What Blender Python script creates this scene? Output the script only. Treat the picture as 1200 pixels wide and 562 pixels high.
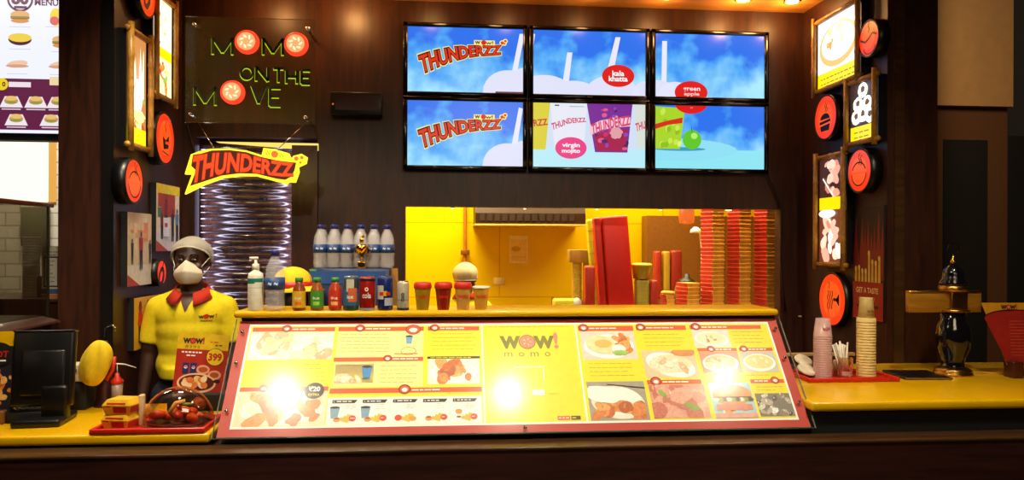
import bpy, bmesh, math, random
from math import sin, cos, pi, radians, sqrt, tan
from mathutils import Vector, Matrix, Euler

for o in list(bpy.data.objects): bpy.data.objects.remove(o)
SC = bpy.context.scene
COL = SC.collection

# ------------------------------------------------------------------ camera
EYE = 1.62; FPX = 900.0; YAW = radians(5.08); ROLL = radians(-0.2); HY = 287.0
cd = bpy.data.cameras.new('camera'); cam = bpy.data.objects.new('camera', cd); COL.objects.link(cam)
cd.sensor_fit = 'HORIZONTAL'; cd.sensor_width = 36.0; cd.lens = 36.0 * FPX / 1200.0
cd.shift_y = (HY - 281.0) / 1200.0; cd.clip_start = 0.05; cd.clip_end = 60
cam.location = (0, 0, EYE)
cam.rotation_euler = (Matrix.Rotation(-YAW, 4, 'Z') @ Matrix.Rotation(radians(90), 4, 'X') @ Matrix.Rotation(-ROLL, 4, 'Z')).to_euler()
SC.camera = cam

def ray(px, py):
    u = px - 600.0; v = -(py - HY)
    u, v = u * cos(ROLL) - v * sin(ROLL), u * sin(ROLL) + v * cos(ROLL)
    u /= FPX; v /= FPX
    return Vector((sin(YAW) + u * cos(YAW), cos(YAW) - u * sin(YAW), v))
def at(px, py, Y):
    d = ray(px, py); return Vector((0, 0, EYE)) + d * (Y / d.y)
def atz(px, py, Z):
    d = ray(px, py); return Vector((0, 0, EYE)) + d * ((Z - EYE) / d.z)

# ------------------------------------------------------------------ view, world, lights
SC.view_settings.view_transform = 'Standard'; SC.view_settings.look = 'None'
SC.view_settings.gamma = 1.0; SC.view_settings.use_curve_mapping = False
SC.view_settings.exposure = 0.0
W = bpy.data.worlds.new('hall_dusk'); SC.world = W; W.use_nodes = True
W.node_tree.nodes['Background'].inputs[0].default_value = (1.0, 0.72, 0.45, 1)
W.node_tree.nodes['Background'].inputs[1].default_value = 0.012

def area(name, loc, target, size, power, col, sy=None, spread=180):
    l = bpy.data.lights.new(name, 'AREA'); l.energy = power; l.color = col; l.size = size
    if sy: l.shape = 'RECTANGLE'; l.size_y = sy
    l.spread = radians(spread)
    o = bpy.data.objects.new(name, l); COL.objects.link(o); o.location = loc
    o.rotation_euler = (Vector(target) - Vector(loc)).to_track_quat('-Z', 'Y').to_euler(); return o
def spot(name, loc, target, power, col, ang, blend=0.6, r=0.03):
    l = bpy.data.lights.new(name, 'SPOT'); l.energy = power; l.color = col
    l.spot_size = radians(ang); l.spot_blend = blend; l.shadow_soft_size = r
    o = bpy.data.objects.new(name, l); COL.objects.link(o); o.location = loc
    o.rotation_euler = (Vector(target) - Vector(loc)).to_track_quat('-Z', 'Y').to_euler(); return o
WARM = (1.0, 0.62, 0.26); SOFT = (1.0, 0.86, 0.62)
CEIL = 3.085
# downlights over the front counter: x, power
FRONT = [(-1.00, 2.16, 135), (0.42, 2.14, 125), (1.86, 2.22, 90)]
# wall washers along the back of the booth ceiling
WASH = [(-0.98, 3.6), (-0.55, 5.5), (-0.08, 1.6), (0.38, 1.4), (0.84, 1.6), (1.30, 2.6), (1.76, 5.0), (2.06, 5.0)]
area('kitchen_light', (0.9, 5.45, 2.55), (0.9, 5.45, 0), 2.0, 62, (1.0, 0.86, 0.5), 1.1)
for cx_ in (1.05, 1.55, 2.0): spot('carton_light', (cx_, 4.775, 2.50), (cx_ + .05, 4.95, 1.3), 34, (1.0, 0.84, 0.5), 100, 0.8, 0.02)  # added fill spots, hidden above the opening, to brighten the carton fronts
area('kitchen_light_left', (0.1, 5.5, 2.5), (0.0, 5.9, 1.4), 0.7, 24, (1.0, 0.92, 0.6), 0.5)
area('neighbour_shop_light', (-2.3, 4.1, 3.0), (-2.3, 4.6, 1.4), 1.0, 60, (1.0, 0.93, 0.8), 0.4)
area('hall_light', (3.6, 6.4, 4.6), (4.2, 8.5, 2.5), 2.0, 170, (1.0, 0.72, 0.38), 1.0)
area('hall_front_light', (0.6, -1.0, 3.4), (0.5, 3.0, 1.2), 1.6, 26, (1.0, 0.78, 0.5), 0.8)  # added weak fill from the customer side to lift the front panel
area('aisle_light', (-1.15, 3.3, 3.0), (-1.15, 3.75, 1.3), 0.35, 9, SOFT, 0.25, 100)

# ------------------------------------------------------------------ materials
def lin(c):
    if isinstance(c, str):
        c = c.lstrip('#'); c = [int(c[i:i + 2], 16) / 255 for i in (0, 2, 4)]
        c = [x / 12.92 if x <= 0.04045 else ((x + 0.055) / 1.055) ** 2.4 for x in c]
    return (c[0], c[1], c[2], 1.0)
CACHE = {}
def new(name):
    m = bpy.data.materials.new(name); m.use_nodes = True; nt = m.node_tree
    return m, nt, nt.nodes['Principled BSDF']
def ink(c, rough=0.5, metal=0.0, coat=0.0, var=0.10, scale=40, bump=0.0, name=None, stretch=None):
    key = ('ink', str(c), rough, metal, coat, var, scale, bump, str(stretch))
    if key in CACHE: return CACHE[key]
    m, nt, b = new(name or 'surface_' + str(c).strip('#'))
    L = lin(c)
    tc = nt.nodes.new('ShaderNodeTexCoord'); nz = nt.nodes.new('ShaderNodeTexNoise'); nz.inputs['Scale'].default_value = scale
    nz.inputs['Detail'].default_value = 4
    if stretch:
        mp = nt.nodes.new('ShaderNodeMapping'); mp.inputs['Scale'].default_value = stretch
        nt.links.new(tc.outputs['Object'], mp.inputs[0]); nt.links.new(mp.outputs[0], nz.inputs['Vector'])
    else: nt.links.new(tc.outputs['Object'], nz.inputs['Vector'])
    cr = nt.nodes.new('ShaderNodeValToRGB')
    cr.color_ramp.elements[0].position = 0.3; cr.color_ramp.elements[1].position = 0.7
    cr.color_ramp.elements[0].color = (L[0] * (1 - var), L[1] * (1 - var), L[2] * (1 - var), 1)
    cr.color_ramp.elements[1].color = (min(1, L[0] * (1 + var)), min(1, L[1] * (1 + var)), min(1, L[2] * (1 + var)), 1)
    nt.links.new(nz.outputs['Fac'], cr.inputs[0]); nt.links.new(cr.outputs[0], b.inputs['Base Color'])
    b.inputs['Roughness'].default_value = rough; b.inputs['Metallic'].default_value = metal
    b.inputs['Coat Weight'].default_value = coat; b.inputs['Coat Roughness'].default_value = 0.08
    if bump:
        bp = nt.nodes.new('ShaderNodeBump'); bp.inputs['Strength'].default_value = bump; bp.inputs['Distance'].default_value = 0.004
        nt.links.new(nz.outputs['Fac'], bp.inputs['Height']); nt.links.new(bp.outputs[0], b.inputs['Normal'])
    CACHE[key] = m; return m
def glow(c, s=1.0):
    key = ('glow', str(c), s)
    if key in CACHE: return CACHE[key]
    m, nt, b = new('lit_' + str(c).strip('#'))
    b.inputs['Base Color'].default_value = (0.02, 0.02, 0.02, 1); b.inputs['Roughness'].default_value = 0.3
    b.inputs['Emission Color'].default_value = lin(c); b.inputs['Emission Strength'].default_value = s
    CACHE[key] = m; return m
def glass(c='#ffffff', rough=0.02, base=0.04, gain=1.0, name='clear_glass'):
    key = ('glass', str(c), rough, base, gain)
    if key in CACHE: return CACHE[key]
    m = bpy.data.materials.new(name); m.use_nodes = True; nt = m.node_tree; nt.nodes.clear()
    out = nt.nodes.new('ShaderNodeOutputMaterial'); mx = nt.nodes.new('ShaderNodeMixShader')
    tr = nt.nodes.new('ShaderNodeBsdfTransparent'); tr.inputs[0].default_value = lin(c)
    gl = nt.nodes.new('ShaderNodeBsdfGlossy'); gl.inputs['Roughness'].default_value = rough; gl.inputs[0].default_value = (1, 1, 1, 1)
    lw = nt.nodes.new('ShaderNodeLayerWeight'); lw.inputs[0].default_value = 0.35
    ma = nt.nodes.new('ShaderNodeMath'); ma.operation = 'MULTIPLY_ADD'; ma.inputs[1].default_value = 0.5 * gain; ma.inputs[2].default_value = base; ma.use_clamp = True
    nt.links.new(lw.outputs['Fresnel'], ma.inputs[0]); nt.links.new(ma.outputs[0], mx.inputs[0])
    nt.links.new(tr.outputs[0], mx.inputs[1]); nt.links.new(gl.outputs[0], mx.inputs[2]); nt.links.new(mx.outputs[0], out.inputs[0])
    CACHE[key] = m; return m
def sheer(c, alpha, rough=0.6, name='sheer'):
    m, nt, b = new(name); b.inputs['Base Color'].default_value = lin(c); b.inputs['Roughness'].default_value = rough
    b.inputs['Alpha'].default_value = alpha; return m
def wood(c1, c2, rough=0.4, scale=(6, 6, 0.7), name='dark_wood', coat=0.0):
    m, nt, b = new(name); tc = nt.nodes.new('ShaderNodeTexCoord'); mp = nt.nodes.new('ShaderNodeMapping'); mp.inputs['Scale'].default_value = scale
    nz = nt.nodes.new('ShaderNodeTexNoise'); nz.inputs['Scale'].default_value = 6; nz.inputs['Detail'].default_value = 8; nz.inputs['Distortion'].default_value = 0.6
    cr = nt.nodes.new('ShaderNodeValToRGB'); cr.color_ramp.elements[0].color = lin(c1); cr.color_ramp.elements[1].color = lin(c2)
    cr.color_ramp.elements[0].position = 0.3; cr.color_ramp.elements[1].position = 0.72
    nt.links.new(tc.outputs['Object'], mp.inputs[0]); nt.links.new(mp.outputs[0], nz.inputs['Vector']); nt.links.new(nz.outputs['Fac'], cr.inputs[0])
    nt.links.new(cr.outputs[0], b.inputs['Base Color']); b.inputs['Roughness'].default_value = rough; b.inputs['Coat Weight'].default_value = coat
    return m
def tile(c1, c2, mortar, w, h, rough=0.25, name='tiles', msize=0.006, axes='XZ'):
    m, nt, b = new(name); tc = nt.nodes.new('ShaderNodeTexCoord'); sp = nt.nodes.new('ShaderNodeSeparateXYZ'); cb = nt.nodes.new('ShaderNodeCombineXYZ')
    nt.links.new(tc.outputs['Object'], sp.inputs[0]); nt.links.new(sp.outputs[axes[0]], cb.inputs['X']); nt.links.new(sp.outputs[axes[1]], cb.inputs['Y'])
    br = nt.nodes.new('ShaderNodeTexBrick'); br.inputs['Scale'].default_value = 1.0; br.inputs['Brick Width'].default_value = w; br.inputs['Row Height'].default_value = h
    br.inputs['Mortar Size'].default_value = msize; br.inputs['Color1'].default_value = lin(c1); br.inputs['Color2'].default_value = lin(c2); br.inputs['Mortar'].default_value = lin(mortar)
    nt.links.new(cb.outputs[0], br.inputs['Vector']); nt.links.new(br.outputs['Color'], b.inputs['Base Color']); b.inputs['Roughness'].default_value = rough
    return m
def screen_blue():
    m, nt, b = new('screen_picture_blue'); tc = nt.nodes.new('ShaderNodeTexCoord')
    nz = nt.nodes.new('ShaderNodeTexNoise'); nz.inputs['Scale'].default_value = 5.5; nz.inputs['Detail'].default_value = 5
    sp = nt.nodes.new('ShaderNodeSeparateXYZ'); nt.links.new(tc.outputs['Generated'], sp.inputs[0])
    nt.links.new(tc.outputs['Object'], nz.inputs['Vector'])
    a = nt.nodes.new('ShaderNodeMath'); a.operation = 'MULTIPLY_ADD'; a.inputs[1].default_value = 1.3; a.inputs[2].default_value = -0.17
    nt.links.new(nz.outputs['Fac'], a.inputs[0])
    s = nt.nodes.new('ShaderNodeMath'); s.operation = 'MULTIPLY_ADD'; s.inputs[1].default_value = -0.55; nt.links.new(sp.outputs['Z'], s.inputs[0]); nt.links.new(a.outputs[0], s.inputs[2])
    cr = nt.nodes.new('ShaderNodeValToRGB'); e = cr.color_ramp.elements
    e[0].position = -0.0; e[0].color = lin('#2f74ee'); e[1].position = 0.55; e[1].color = lin('#a6e8ff')
    k = cr.color_ramp.elements.new(0.16); k.color = lin('#4fa9f9')
    nt.links.new(s.outputs[0], cr.inputs[0]); nt.links.new(cr.outputs[0], b.inputs['Emission Color']); b.inputs['Emission Strength'].default_value = 1.0
    b.inputs['Base Color'].default_value = (0, 0, 0, 1); b.inputs['Roughness'].default_value = 0.25
    return m

M = dict(
    wood=wood('#26100a', '#44200f', 0.42, name='dark_wood_veneer'),
    woodred=wood('#2c120a', '#47200f', 0.4, name='reddish_wood'),
    ledge=wood('#33200f', '#523419', 0.3, (0.6, 6, 6), name='ledge_wood'),
    front=wood('#2c1410', '#44211a', 0.38, (0.6, 6, 6), name='front_panel_wood'),
    ceilwood=wood('#a86c28', '#c88a38', 0.45, (0.7, 6, 6), name='ceiling_board'),
    floor=tile('#2a211b', '#30261f', '#15100c', 0.6, 0.6, 0.2, 'floor_tiles', 0.006, 'XY'),
    kyellow=tile('#f5ca00', '#f2c500', '#d9a300', 0.9, 0.6, 0.22, 'yellow_wall_tiles', 0.005),
    kyellow2=tile('#f5ca00', '#f2c500', '#d9a300', 0.9, 0.6, 0.22, 'yellow_wall_tiles_side', 0.005, 'YZ'),
    whitetile=tile('#e9e1cf', '#dfd5c0', '#b5a88c', 0.16, 0.075, 0.2, 'white_wall_tiles', 0.004),
    yellow=ink('#e9b400', 0.28, var=0.05, scale=12, coat=0.2, name='yellow_laminate'),
    black=ink('#0d0b0c', 0.35, name='black_plastic'), blackm=ink('#0a0809', 0.7, name='matt_black'),
    pole=wood('#2b1a16', '#55352a', 0.22, (3, 3, 3), name='polished_bamboo', coat=0.4),
    cane=wood('#8d5f1e', '#c08c34', 0.35, (4, 4, 4), name='bamboo_cane'),
    steel=ink('#b8b2a6', 0.25, metal=1.0, name='brushed_steel'), brass=ink('#b98a3a', 0.28, metal=1.0, name='brass', bump=0.3, scale=120),
    chrome=ink('#d8d4cc', 0.12, metal=1.0, name='chrome'), gold=ink('#e2b04a', 0.2, metal=1.0, name='gold'),
    bezel=ink('#09090b', 0.18, coat=0.3, name='glossy_bezel'), red=ink('#c4230f', 0.4, name='red_plastic'),
    red_tray=ink('#cf2410', 0.35, name='tray_red'), shirt=ink('#e0c800', 0.85, var=0.06, scale=60, bump=0.2, name='yellow_polo_knit'),
    collar=ink('#b3240f', 0.85, name='red_collar_knit'), skin=ink('#3c2016', 0.5, var=0.08, name='skin'), hair=ink('#0c0908', 0.6, name='hair'),
    mask=ink('#ddd3bd', 0.85, var=0.05, bump=0.2, name='mask_cloth'), jeans=ink('#15182a', 0.85, name='dark_trousers'),
    glass=glass(), capyellow=ink('#e6c40f', 0.8, var=0.08, bump=0.3, name='cap_cloth'),
)
GLZ = glass('#ffffff', 0.17, 0.008, 0.20, 'menu_cover_glass')
ACRY = sheer('#7a6a3c', .16, .12, 'acrylic_sheet')
PET = sheer('#f0ecea', .27, .10, 'clear_bottle_plastic')
SHOPGLASS = glass('#d8d4c4', 0.03, 0.06, 0.6, 'shop_glass')
BLUE = screen_blue()

# ------------------------------------------------------------------ mesh builder
_txt = {}
def glyphs(s, off=0.0, ext=0.0):
    key = (s, off, ext)
    if key in _txt: return _txt[key]
    c = bpy.data.curves.new('t', 'FONT'); c.body = s; c.size = 1; c.offset = off; c.extrude = ext; c.resolution_u = 3; c.fill_mode = 'BOTH'
    o = bpy.data.objects.new('t', c); COL.objects.link(o)
    me = bpy.data.meshes.new_from_object(o.evaluated_get(bpy.context.evaluated_depsgraph_get()))
    v = [tuple(x.co) for x in me.vertices]; f = [tuple(p.vertices) for p in me.polygons]
    bpy.data.objects.remove(o); bpy.data.curves.remove(c); bpy.data.meshes.remove(me)
    _txt[key] = (v, f); return v, f

class MB:
    def __init__(s, mt=None):
        s.v = []; s.f = []; s.mi = []; s.sm = []; s.mats = []; s.T = Matrix(); s.clip = None; s.h = 0.0006
        s.cur = 0
        if mt: s.mat(mt)
    def mat(s, m):
        if m not in s.mats: s.mats.append(m)
        s.cur = s.mats.index(m); return s
    def add(s, vs, fs, smooth=False, T=None):
        b = len(s.v); X = s.T @ T if T else s.T
        s.v += [tuple(X @ Vector(p)) for p in vs]
        for f in fs: s.f.append(tuple(b + i for i in f)); s.mi.append(s.cur); s.sm.append(smooth)
        return s
    def box(s, x0, y0, z0, x1, y1, z1, T=None):
        v = [(x, y, z) for x in (x0, x1) for y in (y0, y1) for z in (z0, z1)]
        return s.add(v, [(0, 1, 3, 2), (4, 6, 7, 5), (0, 4, 5, 1), (2, 3, 7, 6), (0, 2, 6, 4), (1, 5, 7, 3)], False, T)
    def rbox(s, x0, y0, z0, x1, y1, z1, r=0.005, seg=2, T=None, smooth=True):
        bm = bmesh.new(); bmesh.ops.create_cube(bm, size=1)
        for v in bm.verts: v.co = Vector(((x0 + x1) / 2 + v.co.x * (x1 - x0), (y0 + y1) / 2 + v.co.y * (y1 - y0), (z0 + z1) / 2 + v.co.z * (z1 - z0)))
        bmesh.ops.bevel(bm, geom=list(bm.edges), offset=r, segments=seg, affect='EDGES', profile=0.5)
        bm.verts.ensure_lookup_table(); vs = [tuple(v.co) for v in bm.verts]; fs = [tuple(v.index for v in f.verts) for f in bm.faces]; bm.free()
        return s.add(vs, fs, smooth, T)
    def lathe(s, prof, c=(0, 0, 0), n=20, T=None, smooth=True, sx=1, sy=1):
        vs = []; fs = []
        for r, z in prof:
            for k in range(n):
                a = 2 * pi * k / n; vs.append((c[0] + r * cos(a) * sx, c[1] + r * sin(a) * sy, c[2] + z))
        for i in range(len(prof) - 1):
            for k in range(n): fs.append((i * n + k, i * n + (k + 1) % n, (i + 1) * n + (k + 1) % n, (i + 1) * n + k))
        if prof[0][0] > 1e-4: fs.append(tuple(reversed(range(n))))
        if prof[-1][0] > 1e-4: fs.append(tuple((len(prof) - 1) * n + k for k in range(n)))
        return s.add(vs, fs, smooth, T)
    def cyl(s, c, r, h, n=20, T=None): return s.lathe([(r, 0), (r, h)], c, n, T, False)
    def ball(s, c, rx, ry=None, rz=None, n=14, T=None):
        ry = ry or rx; rz = rz or rx; pr = [(max(1e-5, sin(pi * i / n)), -cos(pi * i / n)) for i in range(n + 1)]
        vs = []; fs = []; m = n * 2
        for r, z in pr:
            for k in range(m): a = 2 * pi * k / m; vs.append((c[0] + r * cos(a) * rx, c[1] + r * sin(a) * ry, c[2] + z * rz))
        for i in range(n):
            for k in range(m): fs.append((i * m + k, i * m + (k + 1) % m, (i + 1) * m + (k + 1) % m, (i + 1) * m + k))
        return s.add(vs, fs, True, T)
    def tube(s, pts, r, n=8, T=None):
        pts = [Vector(p) for p in pts]; rs = r if isinstance(r, (list, tuple)) else [r] * len(pts)
        vs = []; fs = []; up = Vector((0, 0, 1))
        for i, p in enumerate(pts):
            d = (pts[min(i + 1, len(pts) - 1)] - pts[max(i - 1, 0)]).normalized()
            a = d.cross(up)
            if a.length < 0.05: a = d.cross(Vector((1, 0, 0)))
            a.normalize(); b = d.cross(a).normalized()
            for k in range(n): t = 2 * pi * k / n; vs.append(tuple(p + (a * cos(t) + b * sin(t)) * rs[i]))
        for i in range(len(pts) - 1):
            for k in range(n): fs.append((i * n + k, i * n + (k + 1) % n, (i + 1) * n + (k + 1) % n, (i + 1) * n + k))
        fs.append(tuple(reversed(range(n)))); fs.append(tuple((len(pts) - 1) * n + k for k in range(n)))
        return s.add(vs, fs, True, T)
    def capsule(s, a, ra, b, rb, n=10):
        a = Vector(a); b = Vector(b); s.ball(a, ra, n=n); s.ball(b, rb, n=n); s.tube([a, b], [ra, rb], n * 2)
        return s
    def prism(s, pts, axis, a0, a1, T=None):   # polygon in the other two axes, extruded along axis
        n = len(pts); vs = []
        for a in (a0, a1):
            for p, q in pts: vs.append({'X': (a, p, q), 'Y': (p, a, q), 'Z': (p, q, a)}[axis])
        fs = [tuple(range(n)), tuple(reversed(range(n, 2 * n)))] + [(i, n + i, n + (i + 1) % n, (i + 1) % n) for i in range(n)]
        return s.add(vs, fs, False, T)
    # --- flat graphics, drawn on a panel (u to the right, v up)
    def plane(s, O, U, V):
        s.O = Vector(O); s.U = Vector(U).normalized(); s.V = Vector(V).normalized(); s.N = s.U.cross(s.V); return s
    def P(s, u, v, l): return tuple(s.O + s.U * u + s.V * v + s.N * (l * s.h))
    def poly(s, pts, m, l=1):
        if s.clip:
            x0, y0, x1, y1 = s.clip
            for ax, lim, sg in ((0, x0, 1), (0, x1, -1), (1, y0, 1), (1, y1, -1)):
                out = []
                for i in range(len(pts)):
                    p, q = pts[i], pts[(i + 1) % len(pts)]; dp = (p[ax] - lim) * sg; dq = (q[ax] - lim) * sg
                    if dp >= 0: out.append(p)
                    if (dp > 0 > dq) or (dp < 0 < dq):
                        t = dp / (dp - dq); out.append((p[0] + (q[0] - p[0]) * t, p[1] + (q[1] - p[1]) * t))
                pts = out
                if len(pts) < 3: return s
        s.mat(m); return s.add([s.P(u, v, l) for u, v in pts], [tuple(range(len(pts)))])
    def rect(s, x0, y0, x1, y1, m, l=1): return s.poly([(x0, y0), (x1, y0), (x1, y1), (x0, y1)], m, l)
    def oval(s, cx, cy, rx, ry, m, l=1, n=26, rot=0.0, wob=0.0, seed=0):
        R = random.Random(seed); pts = []
        for k in range(n):
            a = 2 * pi * k / n; q = 1 + wob * (R.random() - .5) * 2; x = rx * cos(a) * q; y = ry * sin(a) * q
            pts.append((cx + x * cos(rot) - y * sin(rot), cy + x * sin(rot) + y * cos(rot)))
        return s.poly(pts, m, l)
    def ring(s, cx, cy, rx, ry, t, m, l=1, n=28, a0=0, a1=2 * pi):
        s.mat(m); vs = []; fs = []
        for k in range(n + 1):
            a = a0 + (a1 - a0) * k / n
            vs += [s.P(cx + rx * cos(a), cy + ry * sin(a), l), s.P(cx + (rx - t) * cos(a), cy + (ry - t) * sin(a), l)]
        for k in range(n): fs.append((2 * k, 2 * k + 1, 2 * k + 3, 2 * k + 2))
        return s.add(vs, fs)
    def line(s, pts, w, m, l=1):
        for (a, b), (c, d) in zip(pts, pts[1:]):
            L = sqrt((c - a) ** 2 + (d - b) ** 2) or 1; nx, ny = -(d - b) / L * w / 2, (c - a) / L * w / 2
            s.poly([(a + nx, b + ny), (a - nx, b - ny), (c - nx, d - ny), (c + nx, d + ny)], m, l)
        return s
    def text(s, t, cx, cy, h, m, l=2, w=None, off=0.0, ext=0.0, warp=None, sh=0.0):
        v, f = glyphs(t, off, ext); v0, _ = glyphs(t, 0.0, 0.0)
        xs = [p[0] for p in v0]; ys = [p[1] for p in v0]; ax, bx = min(xs), max(xs); ay, by = min(ys), max(ys)
        sc = h / max(1e-6, by - ay); sx = (w / (bx - ax)) if w else sc
        s.mat(m); out = []
        for x, y, z in v:
            nx = (x - ax) / (bx - ax); ny = (y - ay) / (by - ay)
            if warp: u, vv = warp(nx, ny)
            else: u = cx + (nx - .5) * (bx - ax) * sx + (ny - .5) * h * sh; vv = cy + (ny - .5) * h
            p = s.O + s.U * u + s.V * vv + s.N * (l * s.h + z * sc)
            out.append(tuple(p))
        return s.add(out, f)
    def build(s, name, parent=None, loc=None):
        me = bpy.data.meshes.new(name); me.from_pydata(s.v, [], s.f)
        for m in s.mats: me.materials.append(m)
        me.polygons.foreach_set('material_index', s.mi); me.polygons.foreach_set('use_smooth', s.sm); me.update()
        o = bpy.data.objects.new(name, me); COL.objects.link(o)
        if parent: o.parent = parent
        if loc is not None: o.location = loc
        return o

def tag(o, label, cat, group=None):
    o['label'] = label; o['category'] = cat
    if group: o['group'] = group
    return o
def thing(name, label, cat, loc=(0, 0, 0), rz=0.0, group=None):
    o = bpy.data.objects.new(name, None); COL.objects.link(o); o.empty_display_size = 0.05
    o.location = loc; o.rotation_euler = (0, 0, rz); return tag(o, label, cat, group)
def struct(mb, name):
    o = mb.build(name); o['kind'] = 'structure'; return o
def dup(o, parent=None, loc=None, rz=None, label=None):
    c = o.copy(); COL.objects.link(c)
    if parent: c.parent = parent
    if loc is not None: c.location = loc
    if rz is not None: c.rotation_euler = (0, 0, rz)
    if label: c['label'] = label
    for ch in [x for x in KIDS.get(o.name, [])]: dup(ch, c)
    return c
KIDS = {}
def kids(root):
    KIDS[root.name] = [x for x in COL.objects if x.parent == root]
    for k in KIDS[root.name]: kids(k)
    return root
RT = Matrix.Rotation

# ------------------------------------------------------------------ structure
XL, XR, YB, YF = -1.53, 2.25, 4.65, 3.73
struct(MB(M['floor']).box(-5, -1.5, -0.05, 7, 11, 0), 'floor')
OX0, OX1, OZ0, OZ1 = -0.23, 2.103, 1.10, 1.85
mb = MB(M['wood'])
mb.box(-0.75, YB, 0, OX0, YB + .08, CEIL); mb.box(OX1, YB, 0, XR, YB + .08, CEIL)
mb.box(OX0, YB, OZ1, OX1, YB + .08, CEIL); mb.box(OX0, YB, 0, OX1, YB + .08, OZ0)
mb.box(XL, YB, 2.25, -0.75, YB + .08, CEIL); mb.box(XL, YB, 0, -0.75, YB + .08, 1.05)
mb.box(XL, YB, 1.05, -1.455, YB + .08, 2.25)
struct(mb, 'wall_back')
struct(MB(M['wood']).box(XL - .25, YF, 0, XL, YB + .3, 3.6), 'wall_left')
struct(MB(M['wood']).box(XR, YF, 0, XR + .27, YB + .3, 3.6), 'wall_right')
struct(MB(M['black']).box(XL - .055, YF - .012, 0, XL + .001, YF, 3.6), 'trim_1')
struct(MB(M['ledge']).box(XR + .035, YF - .012, 1.0, XR + .085, YF, 3.6), 'trim_2')
struct(MB(M['ceilwood']).box(XL - .25, 1.6, CEIL, XR + .27, YB + .08, CEIL + .04), 'ceiling')
struct(MB(M['woodred']).box(-0.895, YB - .022, 1.0, -0.746, YB, 2.205), 'trim_3')
# kitchen behind the serving opening
struct(MB(M['kyellow']).box(-0.75, 6.2, 0, 2.9, 6.25, 2.7), 'wall_kitchen_back')
struct(MB(M['kyellow2']).box(-0.75, YB + .08, 0, -0.70, 6.2, 2.7), 'wall_kitchen_left')
struct(MB(M['kyellow2']).box(2.85, YB + .08, 0, 2.9, 6.2, 2.7), 'wall_kitchen_right')
struct(MB(ink('#e8c060', 0.7, name='kitchen_ceiling_paint')).box(-0.75, YB + .08, 2.66, 2.9, 6.25, 2.7), 'ceiling_kitchen')
struct(MB(ink('#8a5410', 0.5, name='brown_kitchen_panel')).box(1.62, 6.02, 0, 2.75, 6.19, 1.86), 'trim_4')
struct(MB(ink('#b78a08', 0.4, name='ochre_column')).box(2.02, 5.6, 0, 2.09, 5.68, 2.66), 'trim_5')
# hall beyond the booth on the right
mb = MB(ink('#5a3a22', 0.6, name='hall_wall_brown')); mb.box(1.6, 9.0, 0, 7, 9.1, 3.35)
mb.mat(M['blackm'])
a = at(1104, 160, 9.0); b = at(1156, 420, 9.0); mb.box(a.x, 8.985, 0, b.x, 9.0, a.z)
a = at(1180, 155, 9.0); mb.box(a.x, 8.985, 0, a.x + .7, 9.0, a.z)
struct(mb, 'wall_hall_far')
struct(MB(ink('#a98258', 0.7, var=0.06, scale=8, name='hall_fascia_plaster')).box(1.6, 8.9, 3.35, 7, 9.0, 5.2), 'trim_6')
mb = MB(ink('#3a2413', 0.5, name='hall_column')); a = at(1056, 200, 8.6); b = at(1094, 200, 8.6); mb.box(a.x - .3, 8.55, 0, b.x, 8.88, 5.2)
struct(mb, 'trim_7')
# neighbouring shop on the left
struct(MB(M['whitetile']).box(-4.2, 4.75, 0, XL - .25, 4.8, 3.2), 'wall_neighbour_back')
struct(MB(ink('#1a100c', .6, name='neighbour_soffit')).box(-4.2, 3.2, 3.2, XL - .25, 4.8, 3.25), 'ceiling_neighbour')

# ------------------------------------------------------------------ ceiling lamps
def downlight(x, y, label, power, col, tgt, ang, s, r=0.03, wash=False, group=None):
    t = thing('ceiling_downlight', label, 'ceiling light', (x, y, CEIL - .012), 0, group)
    MB(M['steel']).lathe([(.052, .012), (.052, .0), (.040, -.004), (.036, .006)], n=24).build('trim_ring', t)
    MB(glow('#ffd9a0', s)).lathe([(.035, .004), (.001, .006)], n=20).build('lamp_face', t)
    if power: 
        
        if wash:
            l = bpy.data.lights.new('lamp_bulb', 'POINT'); l.energy = power; l.color = col; l.shadow_soft_size = .05
            o = bpy.data.objects.new('lamp_bulb', l); COL.objects.link(o); o.location = (x, y + .05, CEIL - .085)
        else: o = spot('lamp_beam', (x, y, CEIL - .03), tgt, power, col, ang, 0.7, r)
nm = ['over the left sign wall', 'at the left end of the six screens', 'over the first screen', 'between first and second screens', 'over the middle screen',
      'over the third screen column', 'over the right end of the screens', 'in the back right corner beside the bright lightbox']
for (x, p), n in zip(WASH, nm):
    downlight(x, 4.40, 'small recessed ceiling spotlight ' + n, p, (1.0, 0.5, 0.15), (x, 4.62, 0), 95, 14, 0.02, True)
nm = ['above the clerk side of the counter', 'above the middle of the sloped menu', 'above the right counter end']
for (x, fy, p), n in zip(FRONT, nm):
    downlight(x, fy, 'recessed ceiling spotlight out front ' + n, p, (1.0, 0.88, 0.66), (x * .8 + .1, 3.0, 0.9), 110, 25, 0.05)

# ------------------------------------------------------------------ front counter base, worktops
t = thing('front_counter', 'long dark wooden front counter base below the sloped menu', 'counter', (0, 2.7, 0))
MB(M['front']).box(-1.795, -.02, 0, 3.3, .06, .90).box(-1.79, .06, 0, 3.3, .62, .90).build('front_panel', t)
MB(M['ledge']).rbox(-1.795, -.023, .900, 3.3, .095, .912, .003).build('ledge', t)
t = thing('left_worktop', 'yellow worktop at the left end in front of the clerk', 'worktop', (-1.31, 3.08, 0.903))
MB(M['yellow']).rbox(-.485, -.275, .012, .485, .275, .047, .010, 3).build('top', t)
MB(M['black']).box(-.475, -.18, -.002, .475, .26, .0125).build('riser', t)
t = thing('right_worktop', 'yellow worktop at the right end beside the red menu card', 'worktop', (2.30, 3.26, 0.903))
MB(M['yellow']).rbox(-.905, -.46, .087, .905, .46, .125, .012, 3).build('top', t)
MB(M['blackm']).box(-.90, -.44, -.002, .90, .058, .088).build('riser', t)
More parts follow.
